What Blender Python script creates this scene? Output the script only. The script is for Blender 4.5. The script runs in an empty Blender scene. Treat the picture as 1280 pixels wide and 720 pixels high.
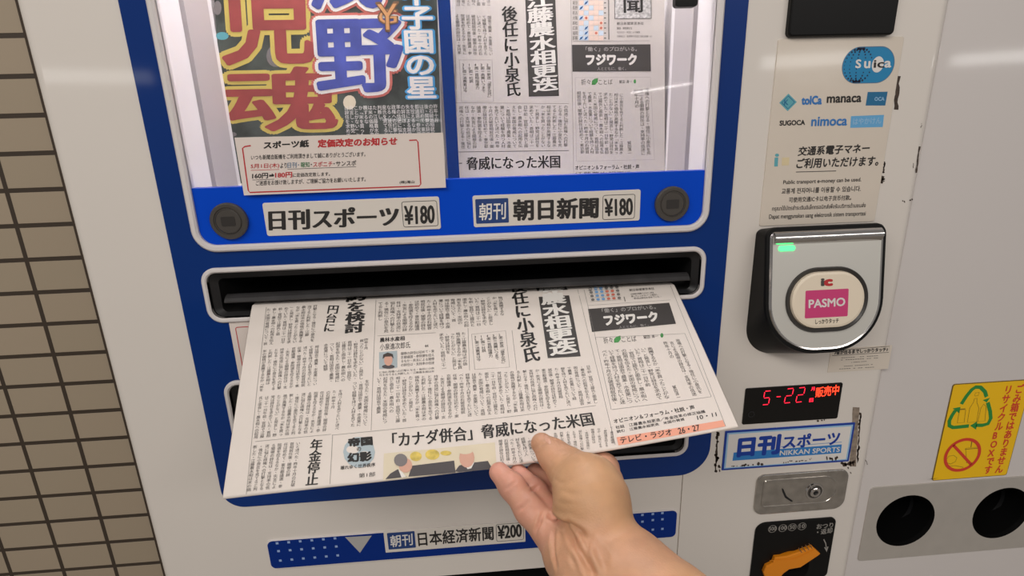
import bpy, math, random
import numpy as np
from mathutils import Vector, Matrix
from mathutils.geometry import tessellate_polygon

random.seed(7)
rng = np.random.default_rng(7)
SC = bpy.context.scene
COL = SC.collection

# ------------------------------------------------------------------ camera
HGT = 1.35                      # lens height above the floor (m)
DIST = 0.51506                  # lens to machine front (y = 0)
FPX, PITCH, YAW, ROLL = 698.16, -0.294271, 0.068741, -0.028704
CAM = np.array([0.0, -DIST, HGT])
_cp, _sp, _cy, _sy, _cr, _sr = (math.cos(PITCH), math.sin(PITCH), math.cos(YAW), math.sin(YAW),
                                math.cos(ROLL), math.sin(ROLL))
FW = np.array([_sy * _cp, _cy * _cp, _sp])
_rt = np.array([_cy, -_sy, 0.0])
_up = np.cross(_rt, FW)
RT = _cr * _rt + _sr * _up
UP = -_sr * _rt + _cr * _up
cd = bpy.data.cameras.new('camera')
cd.sensor_fit = 'HORIZONTAL'
cd.sensor_width = 36.0
cd.lens = FPX * 36.0 / 1280.0
cd.clip_start = 0.01
cam = bpy.data.objects.new('camera', cd)
COL.objects.link(cam)
cam.matrix_world = Matrix(((RT[0], UP[0], -FW[0], CAM[0]), (RT[1], UP[1], -FW[1], CAM[1]),
                           (RT[2], UP[2], -FW[2], CAM[2]), (0, 0, 0, 1)))
SC.camera = cam

# ------------------------------------------------------------------ light and exposure
SC.view_settings.view_transform = 'Standard'
SC.view_settings.look = 'None'
SC.view_settings.gamma = 1.0
SC.view_settings.use_curve_mapping = False
SC.view_settings.exposure = 0.0
W = bpy.data.worlds.new('station_hall')
SC.world = W
W.use_nodes = True
W.node_tree.nodes['Background'].inputs[0].default_value = (1.0, 0.945, 0.90, 1)
W.node_tree.nodes['Background'].inputs[1].default_value = 0.19


def area(name, loc, target, sx, sy, power, color):
    ld = bpy.data.lights.new(name, 'AREA')
    ld.shape = 'RECTANGLE'
    ld.size, ld.size_y, ld.energy, ld.color = sx, sy, power, color
    o = bpy.data.objects.new(name, ld)
    COL.objects.link(o)
    o.location = loc
    d = Vector(target) - Vector(loc)
    o.rotation_euler = d.to_track_quat('-Z', 'Y').to_euler()
    return o


area('ceiling_light_key', (-0.9, -1.7, 2.7), (-0.1, 0, 1.1), 2.4, 0.5, 29, (1.0, 0.945, 0.885))
area('ceiling_light_fill', (1.6, -3.2, 2.7), (0.3, 0, 1.0), 3.0, 0.6, 27, (1.0, 0.94, 0.90))
area('display_lamp', (0.0, 0.055, 1.755), (0.0, 0.075, 1.2), 0.44, 0.03, 2.6, (1.0, 0.96, 0.94))
for _lx, _lw in ((-7.9, 2.4), (7.8, 1.9), (13.4, 3.2)):
    area('far_lamp_row', (_lx, -12.6, 2.44), (_lx * 0.1, 0, 1.4), _lw, 0.26, (3.2 if _lx < 0 else 5.5) * _lw, (1.0, 0.98, 0.95))
for _a, _b, _w, _p in (((1.86, 1.591), (2.55, 1.676), 0.022, 0.42), ((-0.95, 1.386), (-0.28, 1.349), 0.020, 0.16)):
    _o = area('concourse_lamp', (0, -6, 2), (0, 0, 2), math.hypot(_b[0] - _a[0], _b[1] - _a[1]), _w, _p, (1.0, 0.99, 0.96))
    _t = math.atan2(_b[1] - _a[1], _b[0] - _a[0])
    _o.matrix_world = Matrix(((math.cos(_t), -math.sin(_t), 0, (_a[0] + _b[0]) / 2), (0, 0, -1, -6.0),
                              (math.sin(_t), math.cos(_t), 0, (_a[1] + _b[1]) / 2), (0, 0, 0, 1)))


# ------------------------------------------------------------------ materials
def mat(name, col, rough=0.5, metal=0.0, emis=None, estr=1.0, coat=0.0, spec=0.5, noise=None, sss=0.0):
    m = bpy.data.materials.new(name)
    m.use_nodes = True
    nt = m.node_tree
    b = nt.nodes['Principled BSDF']
    c = tuple(((x / 255) / 12.92 if x / 255 <= .04045 else ((x / 255 + .055) / 1.055) ** 2.4) for x in col)
    b.inputs['Base Color'].default_value = (*c, 1)
    b.inputs['Roughness'].default_value = rough
    b.inputs['Metallic'].default_value = metal
    b.inputs['Specular IOR Level'].default_value = spec
    b.inputs['Coat Weight'].default_value = coat
    b.inputs['Coat Roughness'].default_value = 0.06
    if emis:
        e = tuple((x / 255) ** 2.2 for x in emis)
        b.inputs['Emission Color'].default_value = (*e, 1)
        b.inputs['Emission Strength'].default_value = estr
    if noise:
        sc, amt = noise[0], noise[1]
        tc = nt.nodes.new('ShaderNodeTexCoord')
        n = nt.nodes.new('ShaderNodeTexNoise')
        n.inputs['Scale'].default_value = sc
        n.inputs['Detail'].default_value = 4
        r = nt.nodes.new('ShaderNodeMapRange')
        r.inputs[1].default_value = 0.3
        r.inputs[2].default_value = 0.7
        r.inputs[3].default_value = 1 - amt
        r.inputs[4].default_value = 1 + amt
        mx = nt.nodes.new('ShaderNodeVectorMath')
        mx.operation = 'SCALE'
        mx.inputs[0].default_value = c
        nt.links.new(tc.outputs['Object'], n.inputs['Vector'])
        nt.links.new(n.outputs['Fac'], r.inputs[0])
        nt.links.new(r.outputs[0], mx.inputs['Scale'])
        nt.links.new(mx.outputs[0], b.inputs['Base Color'])
        if len(noise) > 2:
            bp = nt.nodes.new('ShaderNodeBump')
            bp.inputs['Strength'].default_value = noise[2]
            bp.inputs['Distance'].default_value = 0.001
            nt.links.new(n.outputs['Fac'], bp.inputs['Height'])
            nt.links.new(bp.outputs[0], b.inputs['Normal'])
    return m


M = {}
M['white'] = mat('white_enamel', (226, 219, 211), 0.36, coat=0.7, noise=(3.0, 0.012))
M['white2'] = mat('white_enamel_box', (216, 210, 207), 0.36, coat=0.7, noise=(3.0, 0.012))
M['frame'] = mat('white_plastic', (222, 216, 214), 0.35)
M['inner'] = mat('white_interior', (232, 228, 230), 0.5)
M['rail'] = mat('grey_interior_rail', (184, 178, 180), 0.45)
M['blue'] = mat('blue_enamel', (0, 48, 120), 0.28, coat=0.4, spec=0.2)
M['blue2'] = mat('bright_blue_panel', (0, 72, 204), 0.3, spec=0.2)
M['blue3'] = mat('deep_blue_strip', (0, 44, 128), 0.3, spec=0.2)
M['black'] = mat('black_plastic', (15, 15, 15), 0.4, spec=0.2)
M['blackm'] = mat('matte_black', (9, 9, 10), 0.7)
M['bezel'] = mat('black_bezel', (26, 26, 28), 0.45)
M['flap'] = mat('grey_rubber_flap', (58, 57, 58), 0.3, noise=(40, 0.25))
M['chrome'] = mat('chrome', (225, 222, 220), 0.12, 1.0)
M['steel'] = mat('brushed_steel', (196, 190, 182), 0.36, 0.35, noise=(60, 0.03))
M['lock'] = mat('worn_chrome', (192, 187, 180), 0.2, 0.85, noise=(90, 0.16))
M['silver'] = mat('silver_paint', (212, 210, 203), 0.35, 0.3)
M['button'] = mat('smoky_bronze_plastic', (74, 70, 66), 0.3)
M['button2'] = mat('dark_bronze_plastic', (52, 49, 47), 0.35)
M['plate'] = mat('milky_acrylic', (224, 217, 208), 0.3)
M['ink'] = mat('black_ink', (38, 35, 34), 0.6)
M['inks'] = mat('body_ink', (92, 88, 85), 0.7)
M['mottle'] = mat('mottled_masthead', (196, 194, 192), 0.7, noise=(420, 0.4))
M['paletext'] = mat('pale_grey_print', (176, 172, 168), 0.6)
M['rule'] = mat('grey_rule_ink', (128, 124, 120), 0.7)
M['darkbox'] = mat('dark_grey_ink', (66, 62, 60), 0.6)
M['news'] = mat('newsprint', (229, 220, 212), 0.8, spec=0.15, noise=(25, 0.015))
M['news2'] = mat('newsprint_grey', (212, 205, 200), 0.8, spec=0.15, noise=(25, 0.015))
M['wink'] = mat('white_print', (232, 228, 222), 0.6)
M['paper'] = mat('white_notice_paper', (228, 216, 208), 0.6)
M['red'] = mat('red_ink', (190, 40, 46), 0.6)
M['pinkstrip'] = mat('salmon_ink', (240, 168, 142), 0.7)
M['inkblue'] = mat('navy_ink', (30, 62, 122), 0.5)
M['inkgrayblue'] = mat('grey_blue_ink', (92, 122, 150), 0.6)
M['inkgreen'] = mat('green_ink', (52, 120, 72), 0.6)
M['leaf'] = mat('leaf_green_ink', (70, 150, 76), 0.6)
M['sportred'] = mat('headline_red', (156, 68, 66), 0.6, noise=(60, 0.12))
M['sportyellow'] = mat('headline_yellow', (208, 188, 96), 0.6)
M['sportblue'] = mat('headline_blue', (68, 80, 162), 0.6, noise=(40, 0.3))
M['outlinered'] = mat('outline_red', (196, 104, 94), 0.6)
M['cyan'] = mat('headline_cyan', (70, 160, 216), 0.6)
M['photodark'] = mat('dark_press_photo', (66, 73, 68), 0.6, noise=(30, 0.75))
M['orange_ink'] = mat('orange_ink', (206, 150, 96), 0.6)
M['brown_ink'] = mat('brown_ink', (120, 88, 62), 0.6)
M['skinprint'] = mat('printed_skin', (214, 166, 146), 0.7)
M['hairprint'] = mat('printed_grey_hair', (128, 122, 122), 0.7)
M['hairdark'] = mat('printed_dark_hair', (72, 62, 58), 0.7)
M['suit'] = mat('printed_suit', (82, 78, 80), 0.7)
M['cream'] = mat('printed_cream', (222, 210, 184), 0.7)
M['flower'] = mat('printed_flowers', (214, 190, 96), 0.7, noise=(200, 0.25))
M['portraitbg'] = mat('portrait_backdrop', (170, 182, 186), 0.7)
M['globe'] = mat('printed_globe', (176, 190, 196), 0.7)
M['wblue'] = mat('weather_blue', (120, 168, 216), 0.7)
M['wred'] = mat('weather_red', (214, 120, 100), 0.7)
M['worange'] = mat('weather_peach', (240, 214, 200), 0.7)
M['wlight'] = mat('weather_light_blue', (206, 222, 236), 0.7)
M['lam'] = mat('clear_laminate', (222, 211, 197), 0.16, coat=0.6, noise=(34, 0.012, 0.25))
M['tealblue'] = mat('sign_blue', (20, 132, 184), 0.35)
M['navyd'] = mat('sign_navy', (12, 30, 66), 0.4)
M['icoca'] = mat('sign_teal', (24, 106, 150), 0.4)
M['skyb'] = mat('sign_sky_blue', (102, 172, 220), 0.4)
M['teal2'] = mat('sign_pale_teal', (96, 170, 182), 0.4)
M['midblue'] = mat('sign_mid_blue', (50, 120, 190), 0.4)
M['palegold'] = mat('sign_pale_gold', (222, 206, 166), 0.5)
M['pasmo'] = mat('pink_print', (208, 62, 122), 0.4)
M['creamp'] = mat('cream_plastic', (236, 222, 200), 0.35)
M['ledg'] = mat('green_lamp', (60, 220, 110), 0.4, emis=(90, 255, 140), estr=1.6)
M['ledr'] = mat('red_segment', (255, 30, 50), 0.4, emis=(255, 40, 66), estr=1.5)
M['ledo'] = mat('orange_red_lamp', (255, 50, 30), 0.4, emis=(255, 66, 40), estr=1.9)
M['glassblk'] = mat('black_display_glass', (10, 9, 9), 0.12)
M['yellow'] = mat('yellow_sign', (247, 196, 8), 0.45)
M['sgreen'] = mat('sign_green', (40, 140, 60), 0.45)
M['sred'] = mat('sign_red', (214, 62, 40), 0.45)
M['sbrown'] = mat('sign_outline_brown', (120, 96, 30), 0.5)
M['nblue'] = mat('logo_blue', (22, 62, 158), 0.35)
M['nblue2'] = mat('logo_light_blue', (48, 128, 200), 0.35)
M['npale'] = mat('logo_pale_blue', (150, 192, 226), 0.35)
M['nwhite'] = mat('logo_white', (228, 224, 220), 0.35)
M['lever'] = mat('orange_plastic', (236, 142, 24), 0.35)
M['greytext'] = mat('grey_print', (150, 146, 140), 0.5)
M['chip'] = mat('bare_brown_metal', (64, 50, 40), 0.6, noise=(300, 0.4))
M['adhesive'] = mat('old_adhesive', (140, 126, 112), 0.7, noise=(200, 0.3))
M['dot'] = mat('pale_blue_dot', (150, 176, 220), 0.4)
M['dotgrey'] = mat('silver_arrow', (178, 176, 174), 0.4)
M['tape'] = mat('clear_tape', (222, 214, 208), 0.2)
M['darkbrown'] = mat('dark_brown', (66, 54, 44), 0.8)
M['floor'] = mat('grey_floor_tile', (150, 144, 136), 0.5)
M['nail'] = mat('fingernail', (214, 164, 138), 0.3)


def glass_mat():
    m = bpy.data.materials.new('window_glass')
    m.use_nodes = True
    nt = m.node_tree
    nt.nodes.clear()
    out = nt.nodes.new('ShaderNodeOutputMaterial')
    mix = nt.nodes.new('ShaderNodeMixShader')
    tr = nt.nodes.new('ShaderNodeBsdfTransparent')
    tr.inputs[0].default_value = (0.95, 0.95, 0.95, 1)
    gl = nt.nodes.new('ShaderNodeBsdfGlossy')
    gl.inputs['Roughness'].default_value = 0.03
    fr = nt.nodes.new('ShaderNodeFresnel')
    fr.inputs[0].default_value = 1.5
    nt.links.new(fr.outputs[0], mix.inputs[0])
    nt.links.new(tr.outputs[0], mix.inputs[1])
    nt.links.new(gl.outputs[0], mix.inputs[2])
    nt.links.new(mix.outputs[0], out.inputs[0])
    return m


M['glass'] = glass_mat()


# ------------------------------------------------------------------ helpers
def ray(p):
    return FW + (p[0] - 640.0) / FPX * RT - (p[1] - 360.0) / FPX * UP


def at(p, y=0.0):
    """the point of the upright plane at depth y that the photo shows at p"""
    d = ray(p)
    return CAM + d * ((y + DIST) / d[1])


def atd(p, depth):
    return CAM + ray(p) * depth


def project(X):
    d = np.asarray(X) - CAM
    w = d @ FW
    return np.array([640 + FPX * (d @ RT) / w, 360 - FPX * (d @ UP) / w])


class Plane:
    """a flat surface: origin O, axes U, V, outward normal N"""

    def __init__(self, O, U, V):
        self.O, self.U, self.V = (np.array(a, float) for a in (O, U, V))
        self.U /= np.linalg.norm(self.U)
        self.N = np.cross(self.U, self.V)
        self.N /= np.linalg.norm(self.N)
        self.V = np.cross(self.N, self.U)

    def uv(self, p):
        d = ray(p)
        X = CAM + d * (((self.O - CAM) @ self.N) / (d @ self.N))
        return np.array([(X - self.O) @ self.U, (X - self.O) @ self.V])

    def P(self, u, v, h=0.0):
        return self.O + self.U * u + self.V * v + self.N * h


def upright(y):
    return Plane((0, y, HGT), (1, 0, 0), (0, 0, 1))


FRONT = upright(0.0)


class MB:
    """collects faces, then links them as ONE mesh object"""

    def __init__(self):
        self.v, self.f, self.m, self.mats = [], [], [], []

    def mi(self, m):
        if m not in self.mats:
            self.mats.append(m)
        return self.mats.index(m)

    def add(self, verts, faces, m):
        k, i = len(self.v), self.mi(m)
        self.v.extend([tuple(map(float, a)) for a in verts])
        self.f.extend([tuple(j + k for j in f) for f in faces])
        self.m.extend([i] * len(faces))

    def build(self, name, parent=None, smooth=False, angle=None):
        me = bpy.data.meshes.new(name)
        me.from_pydata(self.v, [], self.f)
        for mm in self.mats:
            me.materials.append(M[mm])
        me.polygons.foreach_set('material_index', self.m)
        if smooth:
            me.polygons.foreach_set('use_smooth', [True] * len(me.polygons))
            if angle:
                me.set_sharp_from_angle(angle=math.radians(angle))
        me.update()
        o = bpy.data.objects.new(name, me)
        COL.objects.link(o)
        if parent is not None:
            o.parent = parent
            o.matrix_parent_inverse = parent.matrix_world.inverted()
        return o


def thing(name, label, cat, loc=(0, 0, 0), group=None):
    o = bpy.data.objects.new(name, None)
    o.empty_display_size = 0.05
    COL.objects.link(o)
    o.location = loc
    o.matrix_world = Matrix.Translation(loc)
    tag(o, label, cat, group)
    return o


def tag(o, label, cat, group=None):
    o['label'] = label
    o['category'] = cat
    if group:
        o['group'] = group
    return o


def rr(x0, x1, z0, z1, r, n=8):
    """rounded rectangle, counter-clockwise in (u, v); r one value or four (BL, BR, TR, TL)"""
    rs = r if isinstance(r, (tuple, list)) else (r,) * 4
    pts = []
    for (cx, cz, a0, q) in ((x0 + rs[0], z0 + rs[0], 180, rs[0]), (x1 - rs[1], z0 + rs[1], 270, rs[1]),
                            (x1 - rs[2], z1 - rs[2], 0, rs[2]), (x0 + rs[3], z1 - rs[3], 90, rs[3])):
        for i in range(n + 1):
            a = math.radians(a0 + 90 * i / n)
            pts.append((cx + q * math.cos(a), cz + q * math.sin(a)))
    return pts


def circle(c, r, n=40, ry=None):
    ry = ry or r
    return [(c[0] + r * math.cos(2 * math.pi * i / n), c[1] + ry * math.sin(2 * math.pi * i / n)) for i in range(n)]


def inset(poly, d):
    n = len(poly)
    out = []
    for i in range(n):
        p0, p1, p2 = (np.array(poly[(i + k) % n]) for k in (-1, 0, 1))
        e1, e2 = p1 - p0, p2 - p1
        n1 = np.array([-e1[1], e1[0]]) / (np.linalg.norm(e1) + 1e-12)
        n2 = np.array([-e2[1], e2[0]]) / (np.linalg.norm(e2) + 1e-12)
        if np.linalg.norm(e1) < 1e-9:
            n1 = n2
        if np.linalg.norm(e2) < 1e-9:
            n2 = n1
        b = n1 + n2
        b /= max(1e-9, np.linalg.norm(b))
        out.append(tuple(p1 + b * d / max(0.4, b @ n1)))
    return out


def fill(mb, S, poly, m, h=0.0, holes=()):
    loops = [poly] + list(holes)
    flat = [p for l in loops for p in l]
    tris = tessellate_polygon([[Vector((p[0], p[1], 0)) for p in l] for l in loops])
    mb.add([S.P(p[0], p[1], h) for p in flat], [tuple(t) for t in tris], m)


def walls(mb, S, pa, ha, pb, hb, m):
    n = len(pa)
    mb.add([S.P(*p, ha) for p in pa] + [S.P(*p, hb) for p in pb],
           [(i, (i + 1) % n, n + (i + 1) % n, n + i) for i in range(n)], m)


def prism(mb, S, poly, h0, h1, m, bev=0.0, holes=(), back=False, mface=None):
    """raise poly from height h0 to h1 on surface S, with a bevelled rim"""
    top = inset(poly, bev) if bev else poly
    walls(mb, S, poly, h0, poly, h1 - bev, m)
    if bev:
        mid = inset(poly, bev * 0.3)
        walls(mb, S, poly, h1 - bev, mid, h1 - bev * 0.3, m)
        walls(mb, S, mid, h1 - bev * 0.3, top, h1, m)
    for hl in holes:
        walls(mb, S, hl, h1, hl, h0, m)
    fill(mb, S, top, mface or m, h1, holes)
    if back:
        fill(mb, S, poly, m, h0, holes)


def ring(mb, S, outer, inner, h0, h1, m, bev=0.001):
    """frame between two loops of equal length, rounded on both rims"""
    o2, i2 = inset(outer, bev), inset(inner, -bev)
    walls(mb, S, outer, h0, outer, h1 - bev, m)
    walls(mb, S, outer, h1 - bev, o2, h1, m)
    walls(mb, S, o2, h1, i2, h1, m)
    walls(mb, S, i2, h1, inner, h1 - bev, m)
    walls(mb, S, inner, h1 - bev, inner, h0, m)


def quad(mb, S, pts, m, h=0.0, sub=1):
    """flat patch through four photo points TL, TR, BR, BL, laid on S (subdivided on a curved sheet)"""
    c = [S.uv(p) for p in pts]
    vs, fs = [], []
    for j in range(sub + 1):
        for i in range(sub + 1):
            s, t = i / sub, j / sub
            q = (c[3] * (1 - s) + c[2] * s) * (1 - t) + (c[0] * (1 - s) + c[1] * s) * t
            vs.append(S.P(q[0], q[1], h))
    for j in range(sub):
        for i in range(sub):
            a = j * (sub + 1) + i
            fs.append((a, a + 1, a + sub + 2, a + sub + 1))
    mb.add(vs, fs, m)


def stroke_uv(mb, S, pts, w, m, h=0.0, closed=False):
    pts = [np.array(p, float) for p in pts]
    n = len(pts)
    L, R = [], []
    for i in range(n):
        a = pts[i - 1] if (i > 0 or closed) else pts[i]
        b = pts[(i + 1) % n] if (i < n - 1 or closed) else pts[i]
        d = b - a
        d = d / (np.linalg.norm(d) + 1e-12)
        nn = np.array([-d[1], d[0]]) * w / 2
        L.append(pts[i] + nn)
        R.append(pts[i] - nn)
    k = n if closed else n - 1
    mb.add([S.P(*p, h) for p in L] + [S.P(*p, h) for p in R],
           [(n + i, n + (i + 1) % n, (i + 1) % n, i) for i in range(k)], m)


def stroke(mb, S, pts, w, m, h=0.0, closed=False, sub=1):
    q = [S.uv(p) for p in pts]
    if sub > 1:
        q = [q[i] * (1 - t / sub) + q[i + 1] * t / sub for i in range(len(q) - 1) for t in range(sub)] + [q[-1]]
    stroke_uv(mb, S, q, w, m, h, closed)


def blob(mb, S, c, rx, ry, m, h=0.0, n=14):
    q = S.uv(c)
    qx = S.uv((c[0] + rx, c[1])) - q
    qy = S.uv((c[0], c[1] - ry)) - q
    pts = [q + qx * math.cos(2 * math.pi * i / n) + qy * math.sin(2 * math.pi * i / n) for i in range(n)]
    mb.add([S.P(*p, h) for p in pts], [tuple(range(n))], m)


def poly_px(mb, S, pts, m, h=0.0):
    fill(mb, S, [tuple(S.uv(p)) for p in pts], m, h)


# ---- lettering
_G = {}


def glyphs(s):
    if s not in _G:
        cu = bpy.data.curves.new('lettering', 'FONT')
        cu.body = s
        cu.resolution_u = 3
        o = bpy.data.objects.new('lettering', cu)
        COL.objects.link(o)
        dg = bpy.context.evaluated_depsgraph_get()
        me = bpy.data.meshes.new_from_object(o.evaluated_get(dg))
        v = np.array([x.co[:2] for x in me.vertices]).reshape(-1, 2)
        f = [tuple(p.vertices) for p in me.polygons]
        bpy.data.objects.remove(o)
        bpy.data.curves.remove(cu)
        bpy.data.meshes.remove(me)
        _G[s] = (v, f)
    return _G[s]


_k = glyphs('国')[0]
EC, EW = (_k.min(0) + _k.max(0)) / 2, float(np.ptp(_k[:, 0])) * 1.14


def stamps(b, n=8):
    if not b:
        return [(0, 0)]
    bx, by = b if isinstance(b, tuple) else (b, b)
    return [(0, 0)] + [(bx * math.cos(2 * math.pi * i / n), by * math.sin(2 * math.pi * i / n)) for i in range(n)]


def T(mb, S, s, a, b, c, m, h=0.0002, bold=0.0, n=8):
    """set the string so that its ink box has lower-left a, lower-right b, upper-left c (photo points)"""
    v, f = glyphs(s)
    if not len(v):
        return
    lo, hi = v.min(0), v.max(0)
    A, B, C = S.uv(a), S.uv(b), S.uv(c)
    for k, d in enumerate(stamps(bold, n)):
        t = (v + np.array(d) - lo) / np.maximum(hi - lo, 1e-6)
        q = A + t[:, :1] * (B - A) + t[:, 1:] * (C - A)
        mb.add([S.P(x[0], x[1], h + k * 2e-6) for x in q], f, m)


_ROT = {'ー': '｜', '…': '︙', '「': '﹁', '」': '﹂'}


def cell(mb, S, ch, o, ex, ey, m, h, bold=0.0, n=8):
    ch = _ROT.get(ch, ch)
    if ch in ' 　':
        return
    v, f = glyphs(ch)
    if not len(v):
        return
    off = np.array([0.3, 0.3]) if ch in '、。' else np.array([0.0, 0.0])
    for k, d in enumerate(stamps(bold, n)):
        t = (v + np.array(d) - EC) / EW + off
        q = o + t[:, :1] * ex + t[:, 1:] * ey
        mb.add([S.P(x[0], x[1], h + k * 2e-6) for x in q], f, m)


def V(mb, S, s, top, bot, w, m, h=0.0002, bold=0.0, n=8):
    """set the string as one upright column from top to bottom (photo points), w wide"""
    A, B = S.uv(top), S.uv(bot)
    ey = (A - B) / len(s)
    mid = ((top[0] + bot[0]) / 2, (top[1] + bot[1]) / 2)
    wl = np.linalg.norm(S.uv((mid[0] + w / 2, mid[1])) - S.uv((mid[0] - w / 2, mid[1])))
    ex = np.array([ey[1], -ey[0]])
    ex = ex / np.linalg.norm(ex) * wl
    for i, ch in enumerate(s):
        cell(mb, S, ch, A - ey * (i + 0.5), ex, ey, m, h, bold, n)


POOL = ('昨年十月の石破首相就任後、閣僚の辞任は初めて。東京都議選、参院選を控えるなか、失言による閣僚の辞任は、'
        '支持率の低迷に悩む政権への打撃となる。後任に小泉氏を充てると判断した。江藤農水相は米の価格が高騰するなか'
        '「米を買ったことがない」と発言し、野党は辞任を求めていた。首相は二十一日午前、官邸で江藤氏と面会し、'
        '農水相への起用を伝えた。米国の脅威について、首相は国会で農業、水産業について経験を持つ人材を充てたいと述べた。')
_pp = [0]


def columns(mb, S, TL, TR, BL, BR, ncol, nch, m='inks', h=0.0002, bold=0.0, short=0.12, fat=0.92):
    """upright columns of body type, read from the right"""
    TL, TR, BL, BR = (S.uv(p) for p in (TL, TR, BL, BR))
    for i in range(ncol - 1, -1, -1):
        s = (i + 0.5) / ncol
        A, B = TL * (1 - s) + TR * s, BL * (1 - s) + BR * s
        ey = (A - B) / nch
        wv = ((TR - TL) * 0.5 + (BR - BL) * 0.5) / ncol
        ex = np.array([ey[1], -ey[0]])
        ex = ex / np.linalg.norm(ex) * min(np.linalg.norm(wv) * fat, np.linalg.norm(ey) * 1.25)
        last = nch if random.random() > short else random.randint(nch // 2, nch)
        for j in range(last):
            ch = POOL[_pp[0] % len(POOL)]
            _pp[0] += 1
            cell(mb, S, ch, A - ey * (j + 0.5), ex, ey * 0.98, m, h, bold, 4)


def lines(mb, S, TL, TR, BL, BR, nrow, nch, m='inks', h=0.0002):
    TL, TR, BL, BR = (S.uv(p) for p in (TL, TR, BL, BR))
    for j in range(nrow):
        t = (j + 0.5) / nrow
        A, B = TL * (1 - t) + BL * t, TR * (1 - t) + BR * t
        ex = (B - A) / nch
        ey = (TL - BL) / nrow * 0.8
        for i in range(nch):
            ch = POOL[_pp[0] % len(POOL)]
            _pp[0] += 1
            cell(mb, S, ch, A + ex * (i + 0.5), ex, ey, m, h)


def rect_px(TL, TR, BR, BL, S=FRONT):
    a = [S.uv(p) for p in (TL, TR, BR, BL)]
    return ((a[0][0] + a[3][0]) / 2, (a[1][0] + a[2][0]) / 2, (a[2][1] + a[3][1]) / 2, (a[0][1] + a[1][1]) / 2)


def panel(mb, S, TL, TR, BR, BL, r, h0, h1, m, bev=0.0004, mface=None):
    x0, x1, z0, z1 = rect_px(TL, TR, BR, BL, S)
    p = rr(x0, x1, z0, z1, r)
    prism(mb, S, p, h0, h1, m, bev, mface=mface)
    return x0, x1, z0, z1


def Sh(S, h):
    """the same surface raised by h"""
    return Plane(S.P(0, 0, h), S.U, S.V)


# ------------------------------------------------------------------ the setting
BX0 = float(np.mean([at(p, 0.009)[0] for p in ((25, 0), (49, 96), (71, 180), (210, 720))]))
BX1 = float(np.mean([at(p)[0] for p in ((1192, 0), (1173, 96), (1142, 267))]))
WALLY = 0.335


def box(mb, x0, x1, y0, y1, z0, z1, m):
    vs = [(x, y, z) for x in (x0, x1) for y in (y0, y1) for z in (z0, z1)]
    mb.add(vs, [(0, 1, 3, 2), (4, 6, 7, 5), (0, 4, 5, 1), (2, 3, 7, 6), (0, 2, 6, 4), (1, 5, 7, 3)], m)


def tile_mat():
    m = bpy.data.materials.new('beige_wall_tiles')
    m.use_nodes = True
    nt = m.node_tree
    b = nt.nodes['Principled BSDF']
    tc = nt.nodes.new('ShaderNodeTexCoord')
    mp = nt.nodes.new('ShaderNodeMapping')
    br = nt.nodes.new('ShaderNodeTexBrick')
    br.offset = 0.0
    br.squash = 1.0
    br.inputs['Scale'].default_value = 1.0
    br.inputs['Brick Width'].default_value = TILE[0]
    br.inputs['Row Height'].default_value = TILE[1]
    br.inputs['Mortar Size'].default_value = 0.0034
    br.inputs['Mortar Smooth'].default_value = 0.15
    br.inputs['Bias'].default_value = 0.0
    br.inputs['Color1'].default_value = (0.395, 0.325, 0.236, 1)
    br.inputs['Color2'].default_value = (0.420, 0.340, 0.250, 1)
    br.inputs['Mortar'].default_value = (0.055, 0.040, 0.028, 1)
    mp.inputs['Location'].default_value = (TILE[2], TILE[3], 0)
    nt.links.new(tc.outputs['Object'], mp.inputs[0])
    nt.links.new(mp.outputs[0], br.inputs['Vector'])
    nt.links.new(br.outputs['Color'], b.inputs['Base Color'])
    bp = nt.nodes.new('ShaderNodeBump')
    bp.inputs['Strength'].default_value = 0.6
    bp.inputs['Distance'].default_value = 0.002
    bp.invert = True
    nt.links.new(br.outputs['Fac'], bp.inputs['Height'])
    nt.links.new(bp.outputs[0], b.inputs['Normal'])
    b.inputs['Roughness'].default_value = 0.4
    return m


# tile pitch and phase, from where the joints run on the wall plane
_zs = [at(p, WALLY)[2] for p in ((36, 43.5), (48, 95), (60, 144), (85, 236), (96.7, 280), (107, 322.7), (118.5, 362), (127.5, 401))]
_n = np.array([0, 1, 2, 4, 5, 6, 7, 8])
_pz = np.polyfit(_n, _zs, 1)
_xs = [np.mean([at(p, WALLY)[0] for p in q]) for q in (((64, 440), (148, 720)), ((2, 471), (82, 720)), ((0, 681), (15.5, 720)))]
_px = np.polyfit([0, 1, 2], _xs, 1)
TILE = (abs(_px[0]), abs(_pz[0]), -(_px[1] % abs(_px[0])), -(_pz[1] % abs(_pz[0])))
print('tile pitch', TILE, 'machine x', BX0, BX1)
M['tiles'] = tile_mat()
mb = MB()
# front face in local x,y so that the tile pattern lies in the wall plane
wl = [(-3.0, 0.0), (2.0, 0.0), (2.0, 3.0), (-3.0, 3.0)]
mb.add([(x, z, 0) for x, z in wl] + [(x, z, -0.1) for x, z in wl],
       [(0, 1, 2, 3), (7, 6, 5, 4), (0, 4, 5, 1), (1, 5, 6, 2), (2, 6, 7, 3), (3, 7, 4, 0)], 'tiles')
o = mb.build('wall_back')
o.matrix_world = Matrix(((1, 0, 0, 0), (0, 0, -1, WALLY), (0, 1, 0, 0), (0, 0, 0, 1)))
o['kind'] = 'structure'
mb = MB()
box(mb, -3.0, 2.0, -4.0, WALLY + 0.1, -0.05, 0.0, 'floor')
o = mb.build('floor')
o['kind'] = 'structure'
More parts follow.
